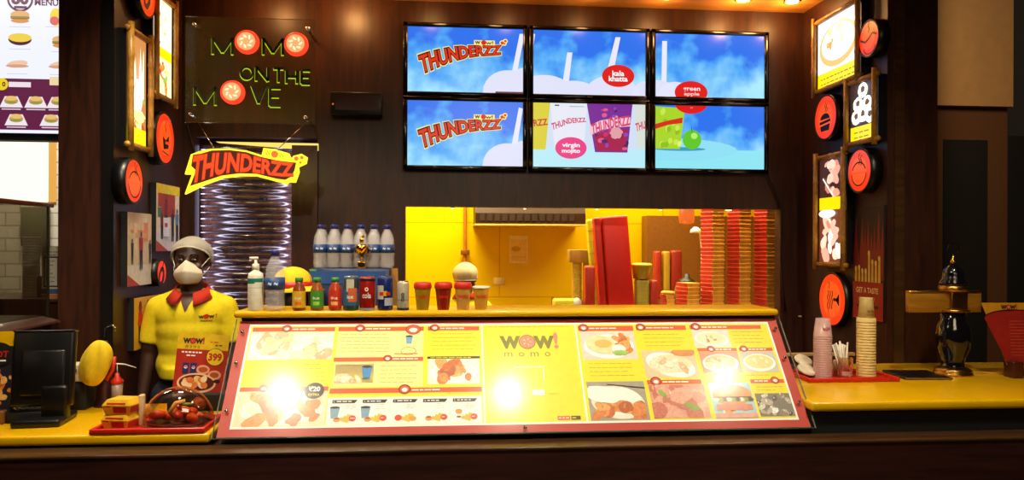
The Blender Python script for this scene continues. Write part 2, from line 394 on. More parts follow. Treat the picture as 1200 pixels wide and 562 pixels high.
LZ, RZ, SZ = 0.950, 1.028, 1.357
# raised shelf and its carcass
t = thing('raised_shelf', 'long narrow yellow shelf above the sloped menu holding drinks', 'shelf', (0.285, 3.22, 0.90))
MB(M['yellow']).rbox(-1.105, -.125, .430, 1.110, .145, .457, .011, 3).build('shelf_board', t)
MB(M['blackm']).prism([(-.375, .005), (-.07, .352), (-.07, .431), (.12, .431), (.12, .0)], 'X', -1.085, 1.105).build('support', t)

# ------------------------------------------------------------------ food pictures
PAL = {
    'momo': ['#f3e6c8', '#e9d6ae', '#fff6e2', '#dcc094', '#efe0b8', '#dcd9a0', '#e2b488'],
    'fry': ['#d9843c', '#e0954a', '#c9682a', '#f0b868', '#d97a30', '#e8a458', '#b55a24'],
    'soup': ['#f4e2b0', '#e8cf8c', '#c7d88a', '#f7efd2', '#cf8a50'],
    'pink': ['#e79a86', '#f2b8a0', '#c9705c', '#e8a890', '#fbe3cf', '#d8907a'],
    'grey': ['#f2f0e8', '#8d8474', '#5a5244', '#d6cfbf', '#b9ad98', '#3d372e'],
    'burger': ['#e0a050', '#c87830', '#f3d088', '#7fae3c', '#b54020', '#fff0c8'],
}
def food(mb, x0, y0, x1, y1, pal, bg, seed, plate=None, s=0.0, n=16, l0=2.0, size=.22, area=(.12, .12, .88, .88)):
    R = random.Random(seed); K = (lambda c: glow(c, s)) if s else (lambda c: ink(c, 0.45, var=.20, scale=110)); K0 = (lambda c: glow(c, s)) if s else (lambda c: ink(c, 0.45, var=.06, scale=60))
    w, h = x1 - x0, y1 - y0; mb.clip = (x0, y0, x1, y1); mb.rect(x0, y0, x1, y1, K0(bg), l0)
    if plate:
        mb.oval(x0 + w * .5, y0 + h * .46, w * .46, h * .42, K0(plate[0]), l0 + .3, rot=plate[2] if len(plate) > 2 else 0)
        mb.oval(x0 + w * .5, y0 + h * .50, w * .40, h * .34, K0(plate[1]), l0 + .5)
    for i in range(n):
        cx = x0 + w * (area[0] + (area[2] - area[0]) * R.random()); cy = y0 + h * (area[1] + (area[3] - area[1]) * R.random())
        r = size * (.42 + .45 * R.random()) * min(w, h)
        c = R.choice(PAL[pal]); mb.oval(cx, cy, r * (.9 + .5 * R.random()), r * (.55 + .3 * R.random()), K(c), l0 + .7 + i * .12, n=12, rot=R.random() * pi, wob=.14, seed=seed * 31 + i)
        if R.random() < .6: mb.oval(cx - r * .15, cy + r * .18, r * .35, r * .14, K(PAL[pal][0]), l0 + .76 + i * .12, n=8, rot=R.random() * 2)
    mb.clip = None
def bars(mb, x0, y0, x1, n, dy, m, l, seed=0, th=.0022):
    R = random.Random(seed)
    for i in range(n):
        y = y0 - i * dy; x = x0
        while x < x1 - .004:
            w = (.012 + .02 * R.random()) * (1 if x1 - x0 > .1 else .6)
            if x + w > x1: break
            mb.rect(x, y, x + w, y + th, m, l); x += w + .004
def wowlogo(mb, cx, cy, w, l, dark, disc, discin, off=.03, momo=True):
    h = w * .27
    mb.text('w', cx - w * .335, cy, h * .88, dark, l, w=w * .33, off=off); mb.text('w', cx + w * .27, cy, h * .88, dark, l, w=w * .33, off=off)
    mb.oval(cx - w * .03, cy + h * .03, w * .15, w * .15, dark, l, n=22); mb.oval(cx - w * .03, cy + h * .03, w * .135, w * .135, disc, l + .5, n=22)
    for k in range(5):
        a = k * 2 * pi / 5; mb.oval(cx - w * .03 + cos(a) * w * .06, cy + h * .03 + sin(a) * w * .06, w * .028, w * .012, discin, l + 1, n=8, rot=a)
    mb.text('!', cx + w * .485, cy + h * .12, h * 1.15, disc, l, off=off)
    if momo:
        for k, ch in enumerate('momo'):
            mb.text(ch, cx - w * .30 + k * w * .19, cy - h * 1.12, h * .52, dark, l, w=w * (.125 if ch == 'm' else .085), off=.0)

# ------------------------------------------------------------------ sloped menu board
bo = Vector((-0.80, 2.80, 0.935)); bv = Vector((0, .32, .38)); BH = bv.length
t = thing('sloped_menu_board', 'long sloping yellow and red food menu under glass on the front counter', 'menu board', (0, 0, 0))
mb = MB(); mb.plane(bo, (1, 0, 0), bv); N = mb.N
YEL = ink('#f4e21a', .5, var=.03, name='menu_yellow'); REDB = ink('#b8301a', .5, var=.04, name='menu_border_red'); WHT = ink('#fbf8f0', .5, var=.02)
STR = ink('#e0552c', .5, var=.03, name='menu_strip_orange'); DK = ink('#2a1c16', .5); PALE = ink('#fbf19a', .5, var=.02); TXT = ink('#b9a21a', .6)
DKR = ink('#7d150d', .5)
mb.mat(REDB); z = -0.012
O = bo; U = Vector((1, 0, 0)); V = bv.normalized()
vs = [O + U * u + V * v + N * w for u in (0, 2.19) for v in (0, BH) for w in (z, 0)]
mb.add([tuple(p) for p in vs], [(0, 1, 3, 2), (4, 6, 7, 5), (0, 4, 5, 1), (2, 3, 7, 6), (0, 2, 6, 4), (1, 5, 7, 3)])
mb.h = .0005
mb.rect(.040, .031, 2.152, .480, WHT, 1); mb.rect(.048, .039, 2.144, .472, YEL, 1.5)
mb.rect(.950, .036, .957, .474, WHT, 2); mb.rect(1.332, .036, 1.339, .474, WHT, 2)
def strip(x0, x1, y0, y1, cx=None, r=.017, tx=True):
    mb.rect(x0, y0, x1, y1, STR, 2.2)
    if cx is not None:
        mb.oval(cx, (y0 + y1) / 2 + .004, r * 1.1, r, DKR, 3.2, n=22); mb.oval(cx, (y0 + y1) / 2 + .004, r * .85, r * .75, STR, 3.5, n=20)
        mb.oval(cx, (y0 + y1) / 2 + .002, r * .5, r * .42, WHT, 3.8, n=12, wob=.15)
    if tx:
        s0 = (cx + r * 1.3) if cx is not None else x0 + .02
        bars(mb, s0, (y0 + y1) / 2 - .002, min(x1 - .01, s0 + .12), 1, 1, WHT, 3, int(x0 * 100), .005)
strip(.055, .372, .447, .466, .185); strip(.386, .722, .447, .466, .47); mb.oval(.68, .452, .03, .024, DKR, 3.2, n=22); mb.oval(.68, .452, .027, .021, STR, 3.4, n=22); mb.oval(.68, .450, .016, .011, WHT, 3.7, n=12, wob=.15)
strip(.738, .943, .447, .466, .765)
food(mb, .053, .318, .212, .444, 'momo', '#efe9da', 3, ('#ffffff', '#f7f2e6'), size=.34); food(mb, .214, .318, .372, .444, 'momo', '#e9e4d2', 4, ('#ffffff', '#f4f0e0'), size=.34, area=(.1, .1, .8, .8))
bars(mb, .23, .295, .36, 5, .018, TXT, 2.5, 2)
strip(.050, .372, .182, .200, .135); food(mb, .050, .040, .372, .181, 'fry', '#efd9b6', 5, ('#fbf3e4', '#f6e6c8'), n=20, size=.30)
mb.oval(.322, .182, .036, .034, DK, 6, n=26); mb.text('\u20b920', .322, .189, .020, WHT, 6.6, off=.03); mb.text('EXTRA', .322, .165, .009, YEL, 6.6, off=.02)
# drinks column
mb.rect(.386, .326, .722, .445, PALE, 2); bars(mb, .40, .43, .60, 6, .016, TXT, 2.5, 6)
def cup(x, y, s, c1, l=3):
    mb.poly([(x - .012 * s, y), (x + .012 * s, y), (x + .018 * s, y + .045 * s), (x - .018 * s, y + .045 * s)], ink(c1, .5), l)
    mb.oval(x, y + .045 * s, .018 * s, .005 * s, DK, l + .4, n=14)
cup(.665, .385, .8, '#6f9fd0'); mb.ring(.664, .352, .030, .018, .002, DKR, 3); mb.rect(.61, .338, .70, .342, STR, 3)
strip(.380, .722, .307, .325, .585, .015); mb.rect(.386, .196, .722, .305, PALE, 2)
food(mb, .390, .212, .535, .296, 'momo', '#e8cf9a', 8, n=14, size=.28, area=(.05, .05, .65, .4)); cup(.510, .232, 1.1, '#3f8fd0', 8)
bars(mb, .56, .285, .70, 5, .018, TXT, 2.5, 9)
bars(mb, .755, .43, .93, 5, .018, TXT, 2.5, 10); mb.rect(.738, .316, .943, .326, DK, 2.4); bars(mb, .75, .319, .93, 1, 1, YEL, 3, 3, .003)
food(mb, .741, .204, .940, .314, 'fry', '#f6ece0', 11, ('#ffffff', '#fbf4ea'), n=13, size=.34, area=(.25, .2, .95, .8))
strip(.378, .946, .169, .190, .655, .021); mb.rect(.376, .040, .944, .152, WHT, 2)
for k in range(5):
    x = .392 + k * .111
    mb.poly([(x, .128), (x + .082, .128), (x + .092, .142), (x, .142)], DK, 3); mb.text(str(k + 1) + '.', x + .008, .135, .007, WHT, 3.5); bars(mb, x + .016, .1335, x + .075, 1, 1, WHT, 3.5, k, .0035)
    bars(mb, x + .05, .12, x + .09, 3, .008, ink('#9a948a', .6), 3, k + 20, .0016)
    if k in (0, 1): cup(x + .012, .066, 1.0, '#7fa4c0')
    for j in range(3): mb.poly([(x + .03 + j * .012, .060 + .006 * j), (x + .062 + j * .006, .048 + .01 * j), (x + .068 + j * .006, .058 + .01 * j), (x + .036 + j * .012, .072 + .006 * j)], ink('#e8b83a', .5), 3.2 + j * .2)
    mb.oval(x + (.022 if k != 2 else .075), .062 if k != 4 else .088, .013, .010, ink('#e39a3c', .5), 4, wob=.06); mb.oval(x + .022, .066, .009, .004, ink('#9a5a20', .5), 4.3)
    mb.oval(x + (.078 if k != 2 else .022), .066, .013, .012, ink('#d8402c', .5), 4.5); bars(mb, x + (.070 if k != 2 else .014), .065, x + (.088 if k != 2 else .032), 1, 1, WHT, 5, k, .003)
    if k: mb.rect(x - .012, .05, x - .011, .14, ink('#c8c4ba', .6), 2.5)
# centre
wowlogo(mb, 1.140, .388, .225, 3, ink('#7d7a10', .5), ink('#e88a6a', .5), ink('#f7c9a0', .5), .03, False)
for k, ch in enumerate('momo'):
    mb.text(ch, 1.055 + k * .052, .332, .020, ink('#8f8c14', .5), 3, w=.032 if ch == 'm' else .022, off=.0)
mb.rect(1.075, .272, 1.19, .276, WHT, 3); mb.rect(1.186, .215, 1.19, .275, WHT, 3); mb.rect(1.138, .150, 1.185, .175, WHT, 3); mb.rect(1.20, .155, 1.24, .157, TXT, 3)
bars(mb, 1.085, .235, 1.12, 2, .010, TXT, 3, 4, .004); mb.rect(1.225, .046, 1.272, .062, ink('#e2604a', .5), 3); mb.rect(1.276, .046, 1.312, .062, ink('#4b4a20', .5), 3)
bars(mb, 1.229, .052, 1.268, 1, 1, WHT, 3.5, 4, .004); bars(mb, 1.28, .052, 1.308, 1, 1, YEL, 3.5, 5, .004); bars(mb, .98, .462, 1.31, 1, 1, TXT, 3, 7, .002)
# right columns
strip(1.346, 1.574, .440, .464, 1.368, .018); food(mb, 1.350, .305, 1.572, .438, 'fry', '#d9d6cc', 12, ('#ffffff', '#efe9dc'), n=14, size=.26, area=(.64, .2, .9, .85))
mb.clip = (1.35, .305, 1.572, .438); mb.oval(1.43, .375, .060, .042, ink('#f1dfa8', .5), 5, rot=-.2); mb.oval(1.44, .378, .035, .020, ink('#e0bb62', .5), 5.4); mb.oval(1.50, .352, .028, .022, WHT, 5.6, wob=.1); mb.oval(1.505, .335, .03, .012, ink('#9cc45a', .5), 5.8, wob=.2); mb.clip = None
bars(mb, 1.37, .285, 1.55, 4, .018, TXT, 2.5, 13)
food(mb, 1.350, .040, 1.576, .206, 'fry', '#a39a8c', 14, ('#f2e8d4', '#fbf6ee', -.15), n=20, size=.24, area=(.12, .15, .9, .42))
mb.clip = (1.35, .04, 1.576, .206); mb.oval(1.41, .15, .07, .035, WHT, 5.2, wob=.08, rot=-.2); mb.line([(1.43, .192), (1.575, .176)], .004, DK, 6); mb.clip = None
strip(1.586, 1.795, .442, .464, 1.605, .018); bars(mb, 1.61, .42, 1.78, 4, .018, TXT, 2.5, 15)
food(mb, 1.590, .220, 1.806, .345, 'momo', '#e7c9a0', 16, ('#ffffff', '#f5dfb8', -.3), n=16, size=.26, area=(.22, .3, .78, .7))
mb.clip = (1.59, .22, 1.806, .345); mb.oval(1.76, .335, .05, .018, ink('#d9904c', .5), 5, wob=.1); mb.clip = None
strip(1.590, 1.806, .190, .210, 1.625, .020); food(mb, 1.592, .046, 1.812, .188, 'pink', '#d9a08c', 17, None, n=22, size=.40, area=(.05, .1, .95, .9))
for gx, gy in ((1.755, .085), (1.735, .100), (1.640, .150)): mb.oval(gx, gy, .020, .010, ink('#8fb04a', .5), 6, wob=.15, rot=gx * 9)
strip(1.812, 2.115, .445, .464, 1.838, .018); food(mb, 1.815, .357, 1.968, .443, 'soup', '#e2ddcf', 18, ('#ffffff', '#f4e6bb', -.1), n=10, size=.16, area=(.25, .3, .75, .65))
bars(mb, 1.985, .43, 2.12, 4, .017, TXT, 2.5, 19)
strip(1.822, 1.985, .338, .353, 1.878, .015); strip(1.995, 2.135, .338, .353, 2.015, .015)
food(mb, 1.824, .238, 1.984, .336, 'soup', '#cf8a6c', 20, ('#ffffff', '#e2b878'), n=9, size=.13, area=(.3, .35, .75, .7))
mb.oval(1.855, .27, .024, .016, WHT, 5); mb.oval(1.855, .272, .018, .010, ink('#cfe08a', .5), 5.4)
food(mb, 1.992, .240, 2.136, .336, 'soup', '#c9c4b8', 21, ('#ffffff', '#e9d890'), n=7, size=.12, area=(.3, .35, .75, .7))
bars(mb, 1.84, .225, 2.12, 1, .017, TXT, 2.5, 22)
food(mb, 1.830, .042, 1.996, .194, 'burger', '#9fd0dc', 23, None, n=6, size=.16, area=(.2, .2, .8, .3))
mb.clip = (1.83, .042, 1.996, .194); mb.oval(1.915, .140, .078, .045, ink('#e0955a', .5), 4, rot=.05); mb.rect(1.84, .125, 1.99, .133, ink('#7a3a1c', .5), 4.5)
for k in range(9): mb.oval(1.848 + k * .017, .120, .012, .008, ink(['#fff6e0', '#7fae3c', '#5a2c18'][k % 3], .5), 4.8, wob=.1)
mb.rect(1.842, .075, 1.985, .100, ink('#dd8c74', .5), 4.6); mb.rect(1.83, .042, 1.996, .062, ink('#e8a79a', .5), 4.8); mb.clip = None
strip(2.004, 2.140, .190, .207, 2.105, .016, False); bars(mb, 2.02, .197, 2.08, 1, 1, WHT, 3, 5, .005); bars(mb, 2.02, .172, 2.13, 2, .014, TXT, 2.5, 25)
food(mb, 2.006, .046, 2.144, .145, 'grey', '#7d7566', 26, None, n=22, size=.22, area=(.05, .05, .95, .95))
mb.build('printed_menu', t)
mb = MB(GLZ); O2 = bo + N * .007
def slab(mb, O, u0, u1, v0, v1, w0, w1):
    vs = [O + U * u + V * v + N * w for u in (u0, u1) for v in (v0, v1) for w in (w0, w1)]
    mb.add([tuple(p) for p in vs], [(0, 1, 3, 2), (4, 6, 7, 5), (0, 4, 5, 1), (2, 3, 7, 6), (0, 2, 6, 4), (1, 5, 7, 3)])
mb.add([tuple(O2 + U * u + V * v + N * .004) for u, v in ((-.012, -.008), (2.202, -.008), (2.202, BH + .004), (-.012, BH + .004))], [(0, 1, 2, 3)])
gc = mb.build('glass_cover', t)
mb = MB(ink('#3f7a5c', .15, coat=.5, name='green_glass_edge')); slab(mb, O2, -.013, 2.203, -.0095, -.008, -.004, .0045)
mb.mat(ink('#8a8a78', .2, name='pale_glass_edge')); slab(mb, O2, -.0135, -.012, -.008, BH + .004, -.004, .0045); slab(mb, O2, 2.202, 2.2035, -.008, BH + .004, -.004, .0045)
mb.build('glass_edge', gc)
for (u, v) in ((.02, .10), (.02, .30), (2.17, .10), (2.17, .30), (.02, .44), (2.17, .44), (1.1, .015)):
    m2 = MB(M['chrome']); c = bo + U * u + V * v + N * .011
    m2.lathe([(.007, 0), (.007, .003), (.001, .004)], n=14, T=Matrix.Translation(c) @ N.to_track_quat('Z', 'Y').to_matrix().to_4x4()); m2.build('fixing_screw', gc)

# ------------------------------------------------------------------ thunder lettering
def lerp(tab, x):
    x = max(tab[0][0], min(tab[-1][0], x))
    for (a, p), (b, q) in zip(tab, tab[1:]):
        if x <= b: return p + (q - p) * (x - a) / (b - a)
    return tab[-1][1]
def warper(top, bot, fx):
    def w(nx, ny):
        a, b = lerp(top, nx), lerp(bot, nx); v = b + (a - b) * ny; return fx(nx, v, ny)
    return w
def tvlogo(mb, x0, y0, sc, s=1.0):
    # crop pixel coordinates of the lettering, scale sc metres per pixel, (x0,y0) = position of (130,380)
    top = [(0, 270), (.12, 240), (.25, 218), (.4, 196), (.55, 186), (.7, 180), (.85, 180), (1, 172)]
    bot = [(0, 388), (.1, 362), (.22, 330), (.4, 290), (.55, 268), (.7, 252), (.85, 246), (1, 236)]
    def fx(nx, v, ny): return (x0 + (nx * 600 + (1 - nx) * (28 * (1 - ny))) * sc, y0 + (388 - v) * sc)
    wf = warper(top, bot, fx)
    for off, c, l in ((.12, '#fbe98a', 3), (.075, '#2a0a08', 4), (.02, '#e82a18', 5)):
        mb.text('THUNDERZZ', 0, 0, 1, glow(c, s), l, off=off, warp=wf)
    X = lambda a, b: (x0 + (a - 130) * sc, y0 + (388 - b) * sc)
    a = X(535, 172); b = X(690, 136); mb.rect(a[0], a[1], b[0], b[1], glow('#fbe98a', s), 4.2)
    c = X(562, 154); mb.text('w', c[0], c[1], 22 * sc, glow('#1a0a08', s), 5.5, w=38 * sc, off=.02); c = X(650, 154); mb.text('w!', c[0], c[1], 24 * sc, glow('#1a0a08', s), 5.5, w=52 * sc, off=.02)
    c = X(607, 153); mb.oval(c[0], c[1], 19 * sc, 18 * sc, glow('#d82018', s), 5.8)
    for (p, q, r) in ((745, 152, 13), (768, 138, 10), (762, 158, 7)):
        c = X(p, q); mb.oval(c[0], c[1], (r + 8) * sc, (r + 7) * sc, glow('#fbe98a', s), 3.3); mb.oval(c[0], c[1], r * sc, r * sc * .9, glow('#e82a18', s), 5.8)

# ------------------------------------------------------------------ six screens
TW, TH = .690, .387
TVX = [-.2175, .5355, 1.2885]; TVZ = [2.094, 2.5335]
lab = {(0, 1): 'upper left wall screen showing a red lettered logo and a white straw', (1, 1): 'upper middle wall screen showing two straws and a red kala khatta oval',
       (2, 1): 'upper right wall screen showing one straw and the top of a green apple oval', (0, 0): 'lower left wall screen showing the red lettered logo on blue',
       (1, 0): 'lower middle wall screen showing drink cups and a pink virgin mojito oval', (2, 0): 'lower right wall screen showing a green cup and a green apple'}
FOAM = glow('#dfe2fa', 1.0); STRAW = glow('#e9e9fb', 1.0)
for (i, j), lb in lab.items():
    t = thing('wall_screen', lb, 'television', (TVX[i] + TW / 2, 4.60, TVZ[j]), 0, 'screens of the six panel video wall')
    m2 = MB(M['bezel']); b_ = .0265
    m2.rbox(-TW / 2 - b_, .0, -.024, -TW / 2, .05, TH + .024, .003, 1); m2.rbox(TW / 2, .0, -.024, TW / 2 + b_, .05, TH + .024, .003, 1)
    m2.rbox(-TW / 2 - b_, .0, -.025, TW / 2 + b_, .05, 0, .003, 1); m2.rbox(-TW / 2 - b_, .0, TH, TW / 2 + b_, .05, TH + .025, .003, 1)
    m2.build('bezel', t)
    MB(M['blackm']).box(-TW / 2, .012, 0, TW / 2, .049, TH).build('housing', t)
    MB(ink('#6f6f74', .4)).box(-.015, -.001, -.016, .015, .0, -.011).build('maker_badge', t)
    mb = MB(); mb.h = .0005; mb.plane((-TW / 2, .011, 0), (1, 0, 0), (0, 0, 1)); mb.clip = (0, 0, TW, TH)
    X = lambda a: a * TW
    Z = lambda a: a * TH
    mb.rect(0, 0, TW, TH, BLUE, 0)
    def straw(pts, c=STRAW): mb.poly([(X(a), Z(b)) for a, b in pts], c, 2)
    if i == 0:
        straw([(.90, .30), (.945, .30), (1.0, .80), (1.0, .93), (.97, .93)] if j else [(.90, .3), (.95, .3), (1.0, .9), (.965, .92)])
        mb.oval(X(.87), Z(.02), X(.22), Z(.34), FOAM, 2.5); mb.oval(X(1.0), Z(.1), X(.12), Z(.30), FOAM, 2.6)
        if j: mb.rect(X(.76), 0, X(1), Z(.025), glow('#7a3040', .8), 3)
        mb.clip = None
        tvlogo(mb, X(.095), Z(.285) if j else Z(.27), .66 * TW / 640 * 1.14, 1.0)
    elif (i, j) == (1, 1):
        straw([(.26, .2), (.315, .2), (.345, .66), (.30, .66)]); straw([(.65, .35), (.71, .35), (.775, .92), (.73, .92)]); straw([(0, .75), (.015, .93), (0, .94)])
        mb.oval(X(.10), Z(.0), X(.26), Z(.30), FOAM, 2.6); mb.oval(X(.36), Z(.0), X(.22), Z(.22), FOAM, 2.65); mb.oval(X(.70), Z(-.02), X(.25), Z(.34), FOAM, 2.7); mb.oval(X(1.0), Z(.0), X(.12), Z(.24), FOAM, 2.7)
        mb.clip = None
        mb.oval(X(.755), Z(.31), X(.145), Z(.175), glow('#e0181c', 1), 4, n=36)
        mb.text('kala', X(.755), Z(.35), .030, glow('#ffffff', 1), 5, off=.03, w=.072); mb.text('khatta', X(.755), Z(.265), .030, glow('#ffffff', 1), 5, off=.03, w=.115)
    elif (i, j) == (2, 1):
        straw([(.055, .15), (.10, .15), (.105, .88), (.06, .88)]); mb.oval(X(.02), Z(0), X(.2), Z(.26), FOAM, 2.6); mb.oval(X(.18), Z(0), X(.16), Z(.24), FOAM, 2.6)
        mb.oval(X(.325), Z(.075), X(.15), Z(.18), glow('#e0181c', 1), 4, n=40)
        mb.clip = None; mb.text('green', X(.33), Z(.115), .026, glow('#ffe9e6', 1), 5, off=.02, w=.105); mb.text('apple', X(.33), Z(.045), .026, glow('#ffd6d0', 1), 5, off=.02, w=.095)
    elif (i, j) == (1, 0):
        mb.rect(0, 0, TW, TH, glow('#b9ecf8', 1), 1); mb.rect(0, Z(.3), TW, TH, glow('#cfe0f6', 1), 1.3)
        mb.poly([(0, Z(.27)), (X(.11), Z(.27)), (X(.15), TH), (0, TH)], glow('#d9cf3a', 1), 2)
        mb.poly([(X(.19), Z(.3)), (X(.45), Z(.3)), (X(.48), TH), (X(.15), TH)], glow('#e6e9f6', 1), 2)
        mb.poly([(X(.55), Z(.24)), (X(.84), Z(.24)), (X(.885), TH), (X(.475), TH)], glow('#7a2a96', 1), 2.2)
        mb.poly([(X(.57), Z(.26)), (X(.82), Z(.26)), (X(.84), Z(.62)), (X(.54), Z(.52))], glow('#a81a4c', 1), 2.4)
        R = random.Random(5)
        for k in range(26):
            mb.oval(X(.54 + .3 * R.random()), Z(.28 + .68 * R.random()), X(.01 + .022 * R.random()), Z(.015 + .03 * R.random()), glow(R.choice(['#c8306a', '#4a2470', '#e05a8a', '#8a48c0', '#3a1a4a', '#e8a0a8']), 1), 2.6 + k * .02, n=9, wob=.2)
        mb.oval(X(.74), Z(.55), X(.055), Z(.09), glow('#e0a0a8', 1), 3.4, wob=.15)
        mb.poly([(X(.93), Z(.3)), (X(1), Z(.3)), (X(1), TH), (X(.9), TH)], glow('#d8e0d8', 1), 2)
        mb.rect(X(.19), Z(.955), X(.23), Z(.975), glow('#3a4a5a', 1), 2.5); mb.rect(X(.32), Z(.945), X(.45), Z(.955), glow('#8aa0b0', 1), 2.5)
        mb.clip = None
        def wv(x0, x1, y0, s, top, bot):
            return lambda nx, ny: (X(x0 + (x1 - x0) * nx + .01 * (1 - ny) * s), Z(y0 + lerp(bot, nx) * (1 - ny) + lerp(top, nx) * ny))
        tp = [(0, .10), (.5, .19), (1, .20)]; bt = [(0, 0), (.5, .11), (1, .14)]
        PK = glow('#d83a6c', 1)
        mb.text('THUNDERZZ', 0, 0, 1, PK, 4, off=.03, warp=wv(.16, .46, .575, 1, tp, bt))
        mb.poly([(X(.505), Z(.50)), (X(.6), Z(.585)), (X(.72), Z(.63)), (X(.865), Z(.655)), (X(.865), Z(.80)), (X(.72), Z(.78)), (X(.6), Z(.74)), (X(.50), Z(.66))], glow('#f4c6d6', 1), 3.8)
        tp2 = [(0, .17), (.5, .27), (1, .32)]; bt2 = [(0, 0), (.5, .12), (1, .18)]
        mb.text('THUNDERZZ', 0, 0, 1, PK, 4.4, off=.03, warp=wv(.515, .855, .50, 1, tp2, bt2))
        mb.text('THU', 0, 0, 1, PK, 4.4, off=.03, warp=wv(.91, .995, .575, 1, [(0, .12), (1, .17)], [(0, 0), (1, .06)])); mb.text('RZZ', 0, 0, 1, glow('#c83038', 1), 4.4, off=.03, warp=wv(.0, .12, .63, 1, [(0, .10), (1, .12)], [(0, 0), (1, .03)]))
        mb.oval(X(.335), Z(.30), X(.14), Z(.17), glow('#ea3f86', 1), 5, n=36)
        mb.text('virgin', X(.335), Z(.335), .030, glow('#ffffff', 1), 6, off=.03, w=.105); mb.text('mojito', X(.335), Z(.245), .030, glow('#ffffff', 1), 6, off=.03, w=.110)
    else:
        mb.rect(0, 0, TW, Z(.30), glow('#8fe6f4', 1), .6); mb.oval(X(.15), Z(.30), X(.6), Z(.18), glow('#8fe0f6', 1), .9); mb.oval(X(.22), Z(.31), X(.24), Z(.03), glow('#3a9cc0', 1), 1.2)
        mb.oval(X(.335), Z(.46), X(.085), Z(.155), glow('#5fc828', 1), 2); mb.oval(X(.355), Z(.52), X(.03), Z(.05), glow('#b8ee70', 1), 2.4); mb.line([(X(.335), Z(.58)), (X(.33), Z(.66))], .004, glow('#3a5a1c', 1), 3)
        mb.poly([(0, Z(.31)), (X(.225), Z(.31)), (X(.27), Z(.96)), (0, Z(.98))], glow('#a9d62a', 1), 2.6)
        R = random.Random(8)
        for k in range(14): mb.oval(X(.02 + .2 * R.random()), Z(.36 + .55 * R.random()), X(.02), Z(.05), glow(R.choice(['#c8ea50', '#8cc020', '#dff47a']), 1), 2.8 + k * .02, n=9, wob=.25)
        mb.poly([(0, Z(.62)), (X(.12), Z(.69)), (X(.245), Z(.72)), (X(.25), Z(.81)), (X(.12), Z(.76)), (0, Z(.70))], glow('#d82a1c', 1), 3.8)
        mb.oval(X(.325), Z(1.04), X(.15), Z(.17), glow('#e0181c', 1), 4, n=40); mb.text('F F', X(.33), Z(.965), .008, glow('#ffd6d0', 1), 5)
    mb.build('screen', t)

# ------------------------------------------------------------------ acrylic MOMO sign
S0 = at(215, 22, 4.4); S1 = at(368, 147, 4.4); sw = S1.x - S0.x; sh = S0.z - S1.z
t = thing('acrylic_wall_sign', 'clear acrylic sign reading MOMO ON THE MOVE with three glowing round discs', 'sign', (S0.x, 4.4, S1.z))
mb = MB(ACRY); mb.box(0, 0, 0, sw, .008, sh); mb.build('acrylic_sheet', t)
mb = MB(glass('#fff6d8', .1, .25, 1.0, 'acrylic_edge')); mb.box(0, -.001, -.003, sw, .009, 0); mb.build('sheet_edge', t); mb = MB(mb.mats[0]); mb.box(0, -.001, sh, sw, .009, sh + .003); mb.build('sheet_edge', t)
def cpx(x, y): return ((x - 20) / 570.0 * sw, (505 - y) / 465.0 * sh)
LET = ink('#2c2a12', .5, name='dark_letter_face'); EDG = glow('#b6dc18', 1.0)  # EDG: light on the left and lower letter edges, put in as glow
def letter(ch, cx, cy, h, w, T):
    m2 = MB(); m2.plane((0, -.001, 0), (1, 0, 0), (0, 0, 1)); m2.h = .001; u, v = cpx(cx, cy); hh = h / 465 * sh; ww = w / 570 * sw
    SEG = {'M': [(0, 0), (0, 1), (.5, .12), (1, 1), (1, 0)], 'N': [(0, 0), (0, 1), (1, 0), (1, 1)], 'V': [(0, 1), (.5, 0), (1, 1)], 'T': [(.5, 0), (.5, 1), None, (0, 1), (1, 1)],
           'H': [(0, 0), (0, 1), None, (1, 0), (1, 1), None, (0, .5), (1, .5)], 'E': [(1, 0), (0, 0), (0, 1), (1, 1), None, (0, .52), (.85, .52)]}
    for dx_, dz_, mt, ll in ((-.0045, -.0035, EDG, 2), (0, 0, LET, 14)):
        if ch == 'O': m2.ring(u + dx_, v + dz_, ww / 2, hh / 2, .012, mt, ll); continue
        run = []
        for q_ in SEG[ch] + [None]:
            if q_ is None: m2.line(run, .015, mt, ll); run = []
            else: run.append((u + dx_ + (q_[0] - .5) * ww * .92, v + dz_ + (q_[1] - .5) * hh * 1.02))
    m2.build('letter', T)
for ch, cx, cy, h, w in (('M', 187, 168, 72, 92), ('M', 407, 165, 72, 92), ('O', 292, 285, 62, 60), ('N', 360, 287, 62, 56), ('T', 432, 292, 60, 50), ('H', 490, 297, 58, 50), ('E', 552, 297, 58, 42),
                         ('M', 112, 390, 78, 98), ('V', 345, 378, 78, 66), ('E', 418, 388, 78, 52)): letter(ch, cx, cy, h, w, t)
for cx, cy in ((292, 148), (508, 152), (230, 372)):
    u, v = cpx(cx, cy); m2 = MB(glow('#ff3a1c', 1.5)); Tm = Matrix.Translation((u, -.001, v)) @ RT(pi / 2, 4, 'X')
    m2.lathe([(.066, 0), (.066, .016), (.060, .018), (.001, .018)], n=28, T=Tm); m2.plane((0, -.020, 0), (1, 0, 0), (0, 0, 1)); m2.h = .0006
    m2.oval(u - .003, v + .003, .050, .050, glow('#ff8a58', 1.8), 1, n=24)
    R = random.Random(int(cx))
    for k in range(7): a = k * 2 * pi / 7; m2.oval(u - .003 + cos(a) * .028, v + .003 + sin(a) * .028, .013, .006, glow('#ffc79a', 1.9), 1.5 + .1 * k, n=9, rot=a + .7)
    m2.build('glowing_disc', t)
for cx, cy in ((58, 72), (557, 78), (42, 470), (548, 475)):
    u, v = cpx(cx, cy); MB(M['chrome']).lathe([(.011, -.246), (.011, .008), (.001, .012)], n=16, T=Matrix.Translation((u, -.001, v)) @ RT(pi / 2, 4, 'X')).build('standoff_bolt', t)
